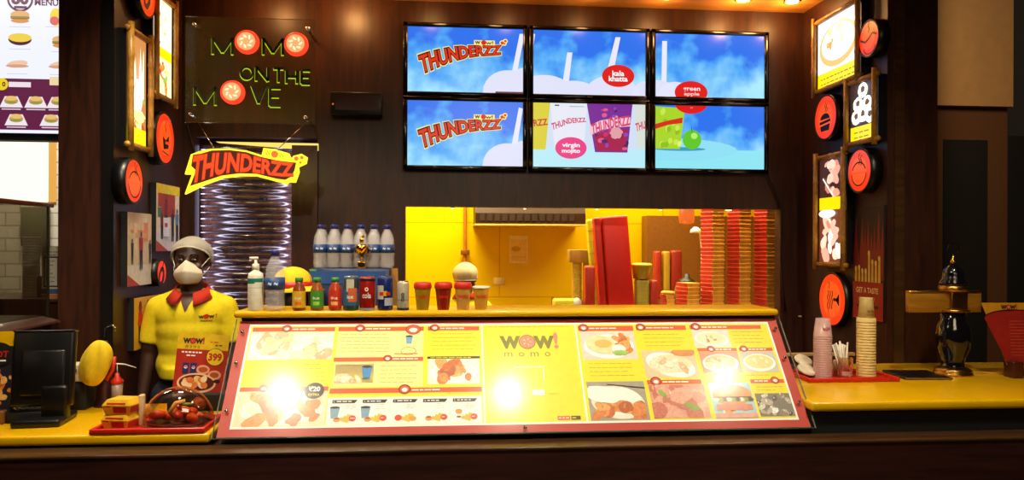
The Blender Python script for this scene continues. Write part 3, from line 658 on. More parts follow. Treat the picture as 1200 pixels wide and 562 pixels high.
# black cable running down beside the sign
mb = MB(M['blackm']); a = at(216, 120, 4.6); pts = [a + Vector((.0, 0, .1)), a, a + Vector((.004, 0, -.12)), a + Vector((.03, 0, -.22)), a + Vector((.06, -.03, -.29))]
tag(mb.tube(pts, .006).build('power_cable'), 'black power cable curving down left of the hanging orange sign', 'cable')

# ------------------------------------------------------------------ hanging orange letter sign
k = .000583; c0 = at(210, 235, 4.3)
t = thing('hanging_letter_sign', 'glowing orange and yellow THUNDERZZ sign hanging on two wires', 'sign', tuple(c0))
q = lambda x, y: (x * k, (560 - y) * k)
out = [(100, 150), (180, 118), (280, 95), (450, 88), (600, 105), (742, 148), (758, 80), (870, 92), (990, 128), (1010, 180), (1035, 150), (1110, 130), (1160, 160), (1150, 220), (1078, 255), (1085, 300), (1050, 400), (990, 398), (975, 420), (880, 395), (690, 345), (540, 345), (385, 368), (220, 430), (45, 520), (110, 335), (45, 335)]
mb = MB(glow('#ffe626', 1.5)); n = len(out); vs = [(q(*p)[0], y, q(*p)[1]) for y in (.0, .03) for p in out]
mb.add(vs, [tuple(reversed(range(n))), tuple(range(n, 2 * n))] + [(i, (i + 1) % n, n + (i + 1) % n, n + i) for i in range(n)]); bk = mb.build('backing', t)
mb = MB(); mb.plane((0, -.001, 0), (1, 0, 0), (0, 0, 1)); mb.h = .001
inn = [(118, 165), (290, 112), (450, 106), (600, 122), (735, 165), (900, 200), (1060, 215), (1045, 290), (1010, 350), (960, 378), (880, 368), (700, 325), (540, 322), (380, 345), (210, 405), (95, 445), (150, 300), (105, 258)]
mb.poly([q(*p) for p in inn], glow('#5a0a04', .8), 1)
top = [(0, 178), (.12, 156), (.25, 142), (.4, 138), (.55, 152), (.7, 188), (.85, 212), (1, 226)]
bot = [(0, 420), (.1, 382), (.22, 340), (.4, 304), (.55, 302), (.7, 318), (.85, 342), (1, 340)]
def fx(nx, v, ny): return q(130 + nx * 895 - (1 - ny) * 25 * (1 - nx) , v)
wf = warper(top, bot, fx)
mb.text('THUNDERZZ', 0, 0, 1, glow('#a01004', .9), 2, off=.070, warp=wf); mb.text('THUNDERZZ', 0, 0, 1, glow('#ff4a14', 1.15), 3, off=.036, warp=wf)
mb.build('lettering', bk)
mb = MB(); mb.plane((0, -.003, 0), (1, 0, 0), (0, 0, 1)); mb.h = .001
for ch, x in (('W', 800), ('W', 925)): u, v = q(x, 128 if x < 850 else 150); mb.text(ch, u, v, 48 * k, glow('#a8c81a', 1.0), 2, w=55 * k, off=.01)
u, v = q(975, 158); mb.text('!', u, v, 48 * k, glow('#a8c81a', 1.0), 2, off=.01)
for x, y, r in ((863, 140, 32), (1062, 178, 20), (1113, 168, 16), (1100, 214, 11)): u, v = q(x, y); mb.oval(u, v, r * k, r * k, glow('#ff6a28', 1.3), 2)
mb.build('small_lettering', bk)
for (x, y, a2) in ((300, 80, at(232, 147, 4.39)), (900, 75, at(356, 147, 4.39))):
    u, v = q(x, y); MB(M['chrome']).tube([Vector((u, .01, v)), a2 - c0], .0028, 6).build('hanging_wire', t)

# ------------------------------------------------------------------ bamboo screen with cool strip light behind
a = at(235, 205, 4.72); b = at(347, 340, 4.72)
t = thing('bamboo_screen', 'backlit screen of stacked dark bamboo poles behind the clerk', 'screen', (a.x, 4.72, 1.06))
z = .012; i = 0; R = random.Random(3); wd = b.x - a.x
while z < 1.14:
    r = .0155 + R.random() * .004; z += r; m2 = MB(M['pole']); pts = []; rr = []
    nodes = sorted(R.uniform(.05, wd - .05) for _ in range(2)); x = 0
    ev = [(0, r), (wd, r)] 
    for nd in nodes: ev += [(nd - .008, r), (nd, r * 1.18), (nd + .008, r)]
    ev.sort(); tl = (R.random() - .5) * .006
    m2.tube([(e[0], (R.random() - .5) * .001, z + tl * (e[0] / wd - .5)) for e in ev], [e[1] for e in ev], 12); m2.build('bamboo_pole', t)
    z += r + .0035; i += 1
MB(glow('#d9d6ff', 2.2)).box(-.010, .03, 0, .004, .06, 1.15).box(wd - .004, .03, 0, wd + .012, .06, 1.15).build('light_strip', t)
MB(ink('#d8d6e6', .5)).box(-.01, .08, 0, wd + .01, .085, 1.16).build('backing_board', t)
struct(MB(M['wood']).box(XL, 4.80, 1.0, -.75, 4.85, 2.3), 'trim_8')
area('bamboo_strip_left', (a.x + .01, 4.66, 1.65), (a.x + .25, 4.72, 1.65), .03, 2.0, (.72, .72, 1.0), 1.0)
area('bamboo_strip_right', (b.x - .005, 4.66, 1.75), (b.x - .25, 4.72, 1.75), .03, 2.6, (.72, .72, 1.0), 1.0)
# lit gap over the opening
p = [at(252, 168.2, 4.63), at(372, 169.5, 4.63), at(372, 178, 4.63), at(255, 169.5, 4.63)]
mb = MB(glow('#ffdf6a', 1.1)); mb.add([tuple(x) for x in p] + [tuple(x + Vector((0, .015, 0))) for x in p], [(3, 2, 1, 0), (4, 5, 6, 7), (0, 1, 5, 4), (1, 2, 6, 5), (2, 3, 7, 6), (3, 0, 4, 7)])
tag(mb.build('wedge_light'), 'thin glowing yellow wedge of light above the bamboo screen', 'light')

# dark little display above water bottles
a = at(385, 108, 4.55); b = at(446, 136, 4.55)
t = thing('counter_display', 'black number display box on the wall left of the screens', 'display', (a.x, 4.56, b.z))
MB(M['black']).rbox(0, 0, 0, b.x - a.x, .09, a.z - b.z, .006).build('housing', t)
mb = MB(ink('#2a0c0a', .25)); mb.box(.03, -.001, .03, b.x - a.x - .015, .0, a.z - b.z - .02); mb.build('display_window', t)
mb = MB(glow('#ff7a20', .8)); mb.ball((.018, -.001, .062), .005, .002, .006, 6); mb.build('indicator_light', t)

# ------------------------------------------------------------------ wall lightboxes, round signs, prints
def wallbox(side, y0, y1, z0, z1, label, draw, lit=True, name='food_lightbox', frame=True, depth=.045, cat='lightbox', grp=None):
    # side -1 = left wall (u along +Y), +1 = right wall (u along -Y)
    w = abs(y1 - y0); h = z1 - z0
    t = thing(name, label, cat, (XL if side < 0 else XR, (y0 if side < 0 else y1) , z0), 0, grp)
    Tm = RT(pi / 2, 4, 'Z') if side < 0 else RT(-pi / 2, 4, 'Z')   # local x -> +Y (left) / -Y (right); local -y faces into booth
    mb = MB(M['black'] if lit else M['blackm']); mb.T = Tm; mb.box(0, -depth, 0, w, -.001, h); hs = mb.build('housing' if lit else 'backing', t)
    mb = MB(); mb.T = Tm; mb.h = .0012; mb.plane((0, -depth - .001, 0), (1, 0, 0), (0, 0, 1)); draw(mb, w, h); mb.build('picture', hs)
    if frame:
        r = .014
        for (p, q_) in (((-.02, 0), (w + .02, 0)), ((-.02, h), (w + .02, h)), ((0, -.03), (0, h + .03)), ((w, -.03), (w, h + .03))):
            m2 = MB(M['cane']); m2.T = Tm; L = sqrt((q_[0] - p[0]) ** 2 + (q_[1] - p[1]) ** 2); pts = []; rr = []
            yy = -depth - (.012 if p[1] == q_[1] else .022); ns = max(2, int(L / .14))
            ev = [(0, r), (1, r)]
            for kk in range(1, ns): ev += [(kk / ns - .012 / L, r), (kk / ns, r * 1.2), (kk / ns + .012 / L, r)]
            ev.sort(); m2.tube([(p[0] + (q_[0] - p[0]) * e[0], yy, p[1] + (q_[1] - p[1]) * e[0]) for e in ev], [e[1] for e in ev], 10); m2.build('bamboo_frame_pole', t)
    return t
def lit_food(pal, bg, seed, band, s, plate=None, n=18, size=.2, area=(.15, .3, .85, .9), bandtop=False):
    def d(mb, w, h):
        bh = h * band; food(mb, .012, bh, w - .012, h - .012, pal, bg, seed, plate, s, n, 1, size, area)
        mb.rect(.012, .012, w - .012, bh, glow('#ffe400', 1.0 + .12 * s), 1.2)
        for r_ in range(2):
            R = random.Random(seed + r_); x = .05
            while x < w - .08: ww = .02 + .03 * R.random(); mb.rect(x, bh * (.60 - .3 * r_), x + ww, bh * (.60 - .3 * r_) + .007, glow('#b89400', .9), 2); x += ww + .01
    return d
wallbox(1, 3.90, 4.38, 2.528, 2.936, 'large lit picture of a round plate of food high on the right wall', lit_food('soup', '#d9dbe6', 31, .24, 1.9, ('#d8a060', '#fff4d8'), 14, .12, (.25, .45, .75, .85)), grp='lit food pictures')
def d_(mb, w, h):
    lit_food('grey', '#3a2420', 33, .27, 1.5, None, 3, .12)(mb, w, h)
    mb.clip = (.012, h * .27, w - .012, h - .012)
    for k, (x, y) in enumerate(((.5, .83), (.33, .62), (.66, .6), (.28, .42), (.52, .44), (.76, .4))):
        mb.oval(w * x, h * y, w * .17, h * .12, glow('#fff6e6', 1.8), 4 + k * .4, wob=.05, seed=k); mb.oval(w * x, h * (y + .02), w * .07, h * .05, glow('#7a5a3c', .9), 4.2 + k * .4, wob=.2, seed=k)
    mb.clip = None
wallbox(1, 3.735, 4.01, 2.17, 2.50, 'smaller lit picture of white dumplings in the middle of the right wall', d_, grp='lit food pictures')
def d_(mb, w, h):
    food(mb, .012, h * .62, w - .012, h - .012, 'pink', '#3a1c1a', 35, None, 1.6, 16, 1, .2, (.2, .1, .8, .9)); mb.rect(.012, h * .505, w - .012, h * .62, glow('#ffe000', 1.2), 1.2)
    food(mb, .012, .012, w - .012, h * .505, 'pink', '#5a2a1c', 36, None, 1.9, 18, 1, .2, (.15, .1, .85, .8)); mb.line([(w * .2, h * .8), (w * .55, h * .64)], .012, glow('#f0ece0', 1.3), 6)
    mb.clip = (.012, .012, w - .012, h * .505); mb.oval(w * .35, h * .47, w * .3, h * .04, glow('#fff3e0', 1.6), 6); mb.clip = None
wallbox(1, 4.04, 4.355, 1.517, 2.135, 'tall lit double picture of pink momo and greens low on the right wall', d_, grp='lit food pictures')
def d_(mb, w, h):
    food(mb, .012, h * .17, w - .012, h - .012, 'burger', '#b0743c', 37, None, 1.7, 18, 1, .17, (.1, .0, .9, .45))
    R = random.Random(4)
    for k in range(9): x = w * (.2 + .5 * R.random()); mb.poly([(x, h * .45), (x + .03, h * .45), (x + .012 + .05 * (R.random() - .5), h * (.75 + .18 * R.random()))], glow('#fff4dc', 2.2), 5 + k * .1)
    mb.oval(w * .45, h * .45, w * .26, h * .15, glow('#fffbe8', 2.4), 6.2, wob=.06); mb.oval(w * .55, h * .28, w * .28, h * .05, glow('#dfe88a', 1.8), 6.5, wob=.15)
    mb.rect(.012, .012, w - .012, h * .17, glow('#ffe400', 1.3), 1.3)
wallbox(-1, 3.745, 3.99, 2.087, 2.632, 'tall lit picture with steaming food on the left wall nearer the front', d_, grp='lit food pictures')
def d_(mb, w, h):
    food(mb, .012, h * .50, w - .012, h - .012, 'soup', '#f0d8b0', 39, ('#ffffff', '#ffe8b8'), 2.0, 8, 1, .12, (.3, .35, .7, .7)); mb.rect(.012, h * .40, w - .012, h * .50, glow('#ffd900', 1.4), 1.2)
    food(mb, .012, .012, w - .012, h * .40, 'burger', '#f6dfa8', 40, None, 1.8, 14, 1, .2, (.15, .15, .85, .85))
wallbox(-1, 4.07, 4.35, 2.39, 2.915, 'tall lit double picture of plates on the left wall beside the acrylic sign', d_, grp='lit food pictures')

OR = glow('#ff3606', 1.05); BK = ink('#0c0403', .5, name='icon_black')
def icon(mb, kind, r):
    l = 2.5
    st = lambda x, y, s: mb.line([(x, y), (x + .012 * s, y + .02 * s), (x - .004 * s, y + .04 * s), (x + .008 * s, y + .062 * s)], .006, BK, l)
    if kind == 'burger':
        st(0, .03, .9); st(.018, .03, .8)
        mb.poly([(-.055, -.01)] + [(.055 * -cos(a), -.01 + .034 * sin(a)) for a in [pi * i / 10 for i in range(11)]][1:-1] + [(.055, -.01)], BK, l)
        mb.poly([(-.062, -.022), (.062, -.014), (.062, -.030), (-.062, -.038)], BK, l); mb.poly([(-.058, -.048), (.058, -.040), (.045, -.078), (-.045, -.078)], BK, l)
    elif kind == 'bowl':
        st(0, .03, 1); st(.02, .025, .9); mb.ring(0, -.012, .070, .060, .008, BK, l, a0=.3, a1=pi - .3); mb.ring(0, -.010, .075, .072, .007, BK, l, a0=pi + .1, a1=2 * pi - .1); mb.line([(-.072, -.012), (.072, -.012)], .005, OR, l)
    elif kind == 'pot':
        st(.0, .03, .9); mb.line([(-.075, .005), (-.03, -.015), (.0, -.005), (.04, .02), (.078, .004)], .011, BK, l); mb.ring(.01, -.045, .055, .04, .006, BK, l, a0=pi, a1=2 * pi)
    elif kind == 'fork':
        for x in (-.04, -.016, .008): mb.line([(x, .05), (x + .006, .03), (x - .006, .01), (x + .006, -.012), (x - .006, -.034), (x, -.055)], .009, BK, l)
        mb.line([(-.03, .06), (-.02, .085), (-.035, .1)], .006, BK, l); mb.rect(.02, -.007, .085, .010, BK, l); mb.rect(.075, -.03, .086, .034, BK, l); mb.poly([(.055, -.008), (.078, -.03), (.078, .03), (.055, .010)], BK, l); mb.line([(-.035, -.05), (-.03, -.095)], .006, BK, l)
    elif kind == 'leg':
        mb.oval(-.01, -.02, .04, .055, BK, l, rot=-.5, wob=.06); mb.line([(.0, .02), (.035, .075)], .012, BK, l); mb.oval(-.015, -.02, .015, .03, OR, l + .5, rot=-.5)
    else:
        st(-.005, .03, .9); mb.poly([(-.045, .01), (.0, -.01), (.05, .02), (.04, -.05), (-.03, -.06)], BK, l); mb.rect(-.005, -.03, .05, -.015, OR, l + .5); mb.line([(-.05, -.07), (.04, -.085)], .007, BK, l)
def round_sign(side, px, py, rp, kind, label, dep=.062):
    X0 = (XL + dep) if side < 0 else (XR - dep); d = ray(px, py); y = d.y * X0 / d.x; z = EYE + d.z * X0 / d.x; r = rp * (X0 / d.x) * Vector((d.x, d.y)).dot(Vector((sin(YAW), cos(YAW)))) / 900 + .010
    t = thing('round_sign', label, 'sign', (XL if side < 0 else XR, y, z), 0, 'round glowing icon signs')
    Tm = RT(pi / 2, 4, 'Z') if side < 0 else RT(-pi / 2, 4, 'Z')
    mb = MB(M['black']); mb.T = Tm; mb.lathe([(r, 0), (r, dep), (r - .008, dep + .002), (r - .010, dep - .006), (.001, dep - .006)], n=36, T=RT(pi / 2, 4, 'X')); hs = mb.build('drum_housing', t)
    mb = MB(); mb.T = Tm; mb.h = .0015; mb.plane((0, -dep + .002, 0), (1, 0, 0), (0, 0, 1)); mb.oval(0, 0, r - .012, r - .012, OR, 1, n=40); mb.oval(0, 0, (r - .02) * .75, (r - .02) * .75, glow('#ff5210', 1.1), 1.5, n=30); sc = r / .115
    Ks = mb.line
    icon(mb, kind, r); mb.build('glowing_face', hs)
round_sign(1, 1016, 42, 20, 'pot', 'round red glowing sign at the top right beside the large lit picture')
round_sign(1, 966, 135, 25, 'burger', 'round orange glowing burger sign on the right wall')
round_sign(1, 1006, 197, 24.5, 'bowl', 'round orange glowing bowl sign beside the tall lit pink picture')
round_sign(1, 975, 348, 30, 'fork', 'large round orange glowing sign with fork and noodles low on the right wall', .04)
round_sign(-1, 171, -2, 24, 'leg', 'round red glowing sign partly cut off at the top left')
round_sign(-1, 193, 165, 29, 'burger2', 'round red glowing sign below the lit double picture on the left wall')
round_sign(-1, 157, 215, 25, 'bowl', 'round red glowing sign above the street scene print on the left wall')
round_sign(-1, 190, 322, 14, 'leg', 'small round red glowing sign just left of the clerk')

def people(mb, w, h, n, seed, ground, sky):
    R = random.Random(seed); mb.clip = (0, 0, w, h); mb.rect(0, 0, w, h, ink(sky, .5), 1); mb.rect(0, 0, w, h * .28, ink(ground, .5), 1.2); mb.poly([(0, 0), (w * .5, 0), (0, h * .16)], ink('#b5402a', .5), 1.4)
    for k in range(6): mb.rect(w * R.random(), h * (.45 + .3 * R.random()), w * R.random(), h * (.6 + .35 * R.random()), ink(R.choice(['#c8a878', '#d98a5a', '#a83a2a', '#e0c8a0', '#4a7a4a', '#d8d0c0']), .5), 1.5 + k * .1)
    for k in range(n):
        x = w * (.15 + .7 * (k + .3 * R.random()) / max(1, n - 1)); s = h * (.30 + .25 * R.random()); y = h * (.12 + .18 * R.random()); c = ink(R.choice(['#8a1a18', '#2a2a3a', '#c04030', '#3a3028', '#4a8ab0', '#a02a20']), .5)
        mb.poly([(x - s * .10, y + s * .45), (x + s * .10, y + s * .45), (x + s * .13, y + s * .82), (x - s * .13, y + s * .82)], c, 3 + k * .2)
        mb.poly([(x - s * .09, y), (x - s * .03, y), (x, y + s * .4), (x + s * .03, y), (x + s * .09, y), (x + s * .10, y + s * .5), (x - s * .10, y + s * .5)], ink('#1c1a20', .5), 3.1 + k * .2)
        mb.oval(x, y + s * .9, s * .06, s * .08, ink('#5a3020', .5), 3.1 + k * .2, n=12)
    mb.clip = None
wallbox(-1, 3.80, 4.10, 1.415, 1.772, 'unlit printed street scene with people on the left wall nearer the front', lambda mb, w, h: people(mb, w, h, 3, 5, '#d9d2c4', '#d2bf98'), False, 'wall_print', False, .03, 'picture')
def d_(mb, w, h):
    people(mb, w, h, 4, 9, '#d4d0cc', '#e0d6b8'); mb.rect(w * .25, h * .22, w * .5, h * .5, ink('#e8ecf2', .5), 6); mb.rect(w * .3, h * .36, w * .42, h * .42, ink('#c83a30', .5), 6.5); mb.rect(0, h * .86, w, h, ink('#e8d22a', .5), 2.5)
wallbox(-1, 4.165, 4.515, 1.582, 1.94, 'unlit printed street scene with a white signboard, next to the bamboo screen', d_, False, 'wall_print', False, .03, 'picture')
def d_(mb, w, h):
    mb.rect(0, 0, w, h, ink('#d9a420', .5), 1)
    for k in range(3):
        x = w * (.22 + .3 * k); mb.oval(x, h * .82, .020, .028, ink('#8a2a18', .5), 2); mb.poly([(x - .03, h * .45), (x + .03, h * .45), (x + .022, h * .72), (x - .022, h * .72)], ink('#c03018', .5), 2); mb.rect(x - .02, h * .12, x + .018, h * .45, ink('#3a1a12', .5), 2)
wallbox(-1, 3.88, 4.22, 1.10, 1.355, 'yellow print of red figures low on the left wall behind the clerk', d_, False, 'wall_print', False, .03, 'picture')
def d_(mb, w, h):
    mb.rect(0, 0, w, h, ink('#200806', .5), 1); R = random.Random(2); mb.clip = (0, 0, w, h)
    for k in range(9): x = w * (.05 + .11 * k); mb.poly([(x - .03, h * .35), (x + .035, h * .35), (x + .03 * (R.random() - .5), h * (.75 + .22 * R.random()))], ink('#7a1810', .5), 1.5 + k * .05)
    for k in range(8):
        x = w * (.10 + .11 * k); t_ = h * (.42 + .30 * R.random() * (1.2 - abs(k - 4) / 4)); mb.poly([(x - .012, h * .33), (x + .012, h * .33), (x + .010, t_), (x - .008, t_)], ink('#c8a038', .5), 3); mb.oval(x, t_, .011, .014, ink('#d8b850', .5), 3.3)
    mb.clip = None
    mb.rect(0, 0, w, h * .33, ink('#9a1c12', .5), 3.5); mb.text('GET A TASTE', w * .48, h * .255, .028, ink('#e0c080', .5), 4, w=w * .72, off=.02); mb.text('OF', w * .30, h * .17, .030, ink('#d0a020', .5), 4, off=.02); mb.text('NOW', w * .55, h * .17, .030, ink('#d0a020', .5), 4, off=.02)
    mb.rect(w * .15, h * .10, w * .85, h * .125, ink('#2a0a08', .5), 4); mb.rect(0, 0, w, .004, ink('#d02818', .5), 4.5)
wallbox(1, 3.74, 4.03, 1.235, 1.83, 'dark red GET A TASTE poster at the front of the right wall', d_, False, 'wall_poster', False, .008, 'poster')
# cable beside the opening
p = [at(897, 196, 4.62), at(906, 216, 4.62), at(916, 240, 4.62), at(915, 300, 4.62), at(918, 340, 4.62), at(921, 362, 4.62)]
tag(MB(M['black']).tube(p, .006, 8).build('power_cable'), 'black cable running down the wall right of the box stacks', 'cable')
p = at(938, 368, 4.64); t = thing('wall_socket', 'tiny pale socket on the dark wall right of the serving opening', 'socket', (p.x, 4.648, p.z)); MB(ink('#c8b8a0', .5)).rbox(-.008, -.012, -.005, .008, .0, .005, .001).build('face', t)  # small highlight on the wall, put in as a pale chip

# ------------------------------------------------------------------ drinks on the raised shelf
def on_shelf(px, py=366): p = atz(px, py, SZ); return (p.x, min(3.33, max(3.13, p.y)), SZ)
def flabel(mb, r, z0, z1, a0, a1, m, n=10, off=.0006):   # curved label patch facing the room (angles about -Y)
    mb.mat(m); vs = []; fs = []
    for k in range(n + 1):
        a = -pi / 2 + a0 + (a1 - a0) * k / n
        for z in (z0, z1): vs.append(((r + off) * cos(a), (r + off) * sin(a), z))
    for k in range(n): fs.append((2 * k, 2 * k + 2, 2 * k + 3, 2 * k + 1))
    return mb.add(vs, fs, True)
def ctext(mb, s, r, z, h, m, w, off=.02, d=.0012):   # lettering wrapped round a cylinder
    v, f = glyphs(s, off); xs = [p[0] for p in v]; ys = [p[1] for p in v]; mb.mat(m); out = []
    for x, y, _ in v:
        u = ((x - min(xs)) / (max(xs) - min(xs)) - .5) * w; a = -pi / 2 + u / r
        out.append(((r + d) * cos(a), (r + d) * sin(a), z + ((y - min(ys)) / (max(ys) - min(ys)) - .5) * h))
    return mb.add(out, f)
# pump bottle
t = thing('sanitizer_bottle', 'white pump bottle with a green band at the left end of the shelf', 'bottle', on_shelf(299))
mb = MB(ink('#e9e2cc', .45)); mb.lathe([(.028, 0), (.030, .004), (.030, .135), (.027, .148), (.013, .158), (.013, .166)], n=24); mb.build('body', t)
mb = MB(ink('#f2ecd8', .4)); mb.lathe([(.014, .162), (.014, .184), (.006, .188), (.005, .204)], n=18); mb.rbox(-.024, -.007, .203, .010, .007, .213, .003); mb.box(-.024, -.004, .196, -.017, .004, .204); mb.build('pump', t)
mb = MB(); flabel(mb, .030, .108, .128, -1.3, 1.3, ink('#1f7a68', .5)); flabel(mb, .030, .090, .092, -1.3, 1.3, ink('#a8b0b8', .5)); flabel(mb, .0302, .104, .113, .1, 1.3, ink('#e9e2cc', .45)); mb.build('label', t)
BODY = [(.020, 0), (.031, .006), (.033, .02), (.031, .045), (.033, .07), (.033, .10), (.030, .135), (.026, .155), (.015, .178), (.0125, .184), (.0125, .192)]
def water(loc, s, label, group=None, lab='#22427c'):
    t = thing('water_bottle', label, 'bottle', loc, 0, group); Q = lambda pr: [(r * s, z * s) for r, z in pr]
    bd = MB(PET).lathe(Q(BODY), n=20).build('bottle_body', t)
    MB(ink('#22247c', .4)).lathe(Q([(.0145, .186), (.0145, .203), (.012, .205)]), n=16).build('cap', t)
    m2 = MB(ink(lab, .45)); m2.lathe(Q([(.0338, .072), (.0338, .112)]), n=20); ctext(m2, '~ ~', .0338 * s, .092 * s, .012 * s, ink('#c9dcf0', .5), .034 * s); m2.build('label', bd)
    return t
p = on_shelf(321); water(p, 1.17, 'single large water bottle beside the white pump bottle')
# juice bottles
def juice(px, c1, c2, label):
    t = thing('juice_bottle', label, 'bottle', on_shelf(px)); 
    m2 = MB(ink(c1, .2, coat=.5)); m2.lathe([(.022, 0), (.026, .005), (.026, .072), (.025, .085), (.015, .105), (.0135, .118)], n=22); bd = m2.build('bottle_body', t)
    MB(ink('#3f8a3a', .35)).lathe([(.0155, .113), (.0155, .129), (.013, .131)], n=18).build('cap', t)
    m2 = MB(); flabel(m2, .026, .012, .078, -1.4, 1.4, ink(c2, .45), 14); ctext(m2, 'fruit', .026, .050, .011, ink('#f6ecd0', .5), .026)
    m2.mat(ink('#d8702a', .5)); flabel(m2, .0262, .022, .036, -.5, .5, ink({'#d9a81e': '#e06a28', '#3f8f2c': '#9fd04a', '#c8321e': '#f0b060'}[c2], .5)); m2.build('label', bd)
juice(349, '#8a3c14', '#d9a81e', 'small brown juice bottle with a yellow label, green cap')
juice(370, '#9a5020', '#3f8f2c', 'small juice bottle with a green label in the middle of three')
juice(391, '#b03a18', '#c8321e', 'small red labelled juice bottle beside the cans')
# cans
def can(px, c, label, draw, h=.128, r=.029):
    t = thing('drink_can', label, 'can', on_shelf(px, 365))
    bd = MB(ink(c, .25, metal=.3)).lathe([(r * .85, 0), (r, .006), (r, h - .010), (r * .86, h - .001)], n=26).build('can_body', t)
    MB(M['steel']).lathe([(r * .88, h - .003), (r * .88, h), (r * .82, h), (r * .80, h - .004), (.001, h - .004)], n=26).box(-.008, -.014, h - .004, .008, .006, h - .002).build('lid', t)
    m2 = MB(); draw(m2, r, h); m2.build('label', bd)
SIL = ink('#b8b4a8', .25, metal=.4)
def d1(m, r, h):
    flabel(m, r, .02, h * .62, -1.3, 1.3, ink('#2f5f80', .3)); flabel(m, r, .075, h - .012, -.5, .5, ink('#c8c0aa', .3)); flabel(m, r + .0003, .035, .09, -.25, .9, ink('#c8643c', .3)); ctext(m, 'ice', r, .055, .014, ink('#e8e4da', .4), .024)
can(411, '#3a4a58', 'blue and silver drink can with an orange patch', d1, .137, .0315)
def d2(m, r, h):
    flabel(m, r, .0, .01, -1.4, 1.4, SIL); flabel(m, r, h - .018, h - .008, -1.4, 1.4, ink('#2a1a18', .3)); m.plane((0, 0, 0), (1, 0, 0), (0, 0, 1)); ctext(m, 'cola', r, h * .45, .022, ink('#e8d8d0', .4), .034); ctext(m, 'o', r, .085, .016, ink('#e8d8d0', .4), .014)
can(430, '#a81c14', 'red drink can between two blue ones', d2, .135, .031)
def d3(m, r, h):
    flabel(m, r, .045, h - .035, -1.2, -.15, ink('#b8b0a4', .3)); flabel(m, r, .02, .05, .0, 1.3, ink('#a8a8b4', .3)); m.mat(ink('#d8a020', .4)); flabel(m, r + .0004, .058, .078, -.25, .30, ink('#d8a020', .4)); flabel(m, r + .0006, .060, .074, -.7, -.15, ink('#c02a20', .4)); flabel(m, r + .0006, .060, .074, .18, .7, ink('#c02a20', .4))
can(451, '#1c2c6c', 'blue and silver drink can with a small gold and red mark', d3, .135, .031)
def d4(m, r, h):
    ctext(m, 'o', r, .062, .016, ink('#2a2c30', .4), .012); ctext(m, '||', r, .045, .018, ink('#2a2c30', .4), .010); flabel(m, r, .0, .010, -1.4, 1.4, ink('#2a2c44', .3)); flabel(m, r, .040, .043, -1.4, 1.4, ink('#6a6a70', .3))
can(472, '#c9bfa6', 'slim pale drink can with dark rims near the red lidded cups', d4, .117, .024)
# sample cups
def cupm(px, c, lid, label, py=366):
    t = thing('sample_cup', label, 'cup', on_shelf(px, py))
    m2 = MB(c); m2.lathe([(.023, 0), (.024, .002), (.033, .088), (.034, .090)], n=24); bd = m2.build('cup_body', t)
    m2 = MB(lid); 
    if lid == M['red']: m2.lathe([(.0355, .086), (.0365, .090), (.0365, .098), (.034, .108), (.030, .112), (.001, .113)], n=26)
    else: m2.lathe([(.0355, .086), (.036, .094), (.032, .096), (.001, .095)], n=26)
    m2.build('lid', t)
    m2 = MB(); ctext(m2, 'THUNDERZZ', .030, .055, .011, M['red'], .044, .03, .0022); m2.build('print', bd)
cupm(495, ink('#b08a10', .35, coat=.4), M['red'], 'brownish yellow cup with red lid, leftmost of the cups')
cupm(520, ink('#96140a', .35, coat=.4), M['red'], 'dark red cup with a red lid')
cupm(544, ink('#d9a24c', .35, coat=.4), M['red'], 'pale orange cup with red lid in front of the kitchen worker')
cupm(565, ink('#dfa033', .35, coat=.4), ink('#efe3c4', .5), 'pale cup with a cream lid, rightmost of the cups', 364)

# yellow cap of the crew, lying over a dark head form behind the juice bottles
def cap(name, label, loc, rz, s=1.0, tilt=(0, 0, 0)):
    t = thing(name, label, 'hat', loc, rz); T = Euler(tilt).to_matrix().to_4x4() @ Matrix.Scale(s, 4)
    m2 = MB(M['capyellow']); vs = []; fs = []; n = 28; L = 9
    for i in range(L + 1):
        ph = pi / 2 * i / L
        for k in range(n):
            a = 2 * pi * k / n; fold = 1 + .035 * cos(a * 7) * cos(ph); vs.append((.092 * cos(a) * cos(ph) * fold, .108 * sin(a) * cos(ph) * fold, .085 * sin(ph) + .035))
    for i in range(L):
        for k in range(n): fs.append((i * n + k, i * n + (k + 1) % n, (i + 1) * n + (k + 1) % n, (i + 1) * n + k))
    m2.add(vs, fs, True, T); m2.build('crown', t)
    m2 = MB(M['red']); m2.lathe([(.093, .0), (.096, .002), (.095, .038), (.092, .038)], n=28, T=T, sy=1.16); m2.build('band', t)
    m2 = MB(M['capyellow']); n = 14; vs = []; fs = []
    for i in range(n + 1):
        a = pi + pi * i / n
        for r, z in ((.090, .016), (.165, -.004), (.165, -.008), (.090, .010)): vs.append((r * cos(a) * (1 if r < .1 else .62), (.105 if r < .1 else .18) * sin(a), z + (.0 if r < .1 else -.012 * cos(a) ** 2)))
    for i in range(n):
        for j in range(4): fs.append((4 * i + j, 4 * i + (j + 1) % 4, 4 * i + 4 + (j + 1) % 4, 4 * i + 4 + j))
    m2.add(vs, fs, True, T); m2.build('peak', t)
    return t

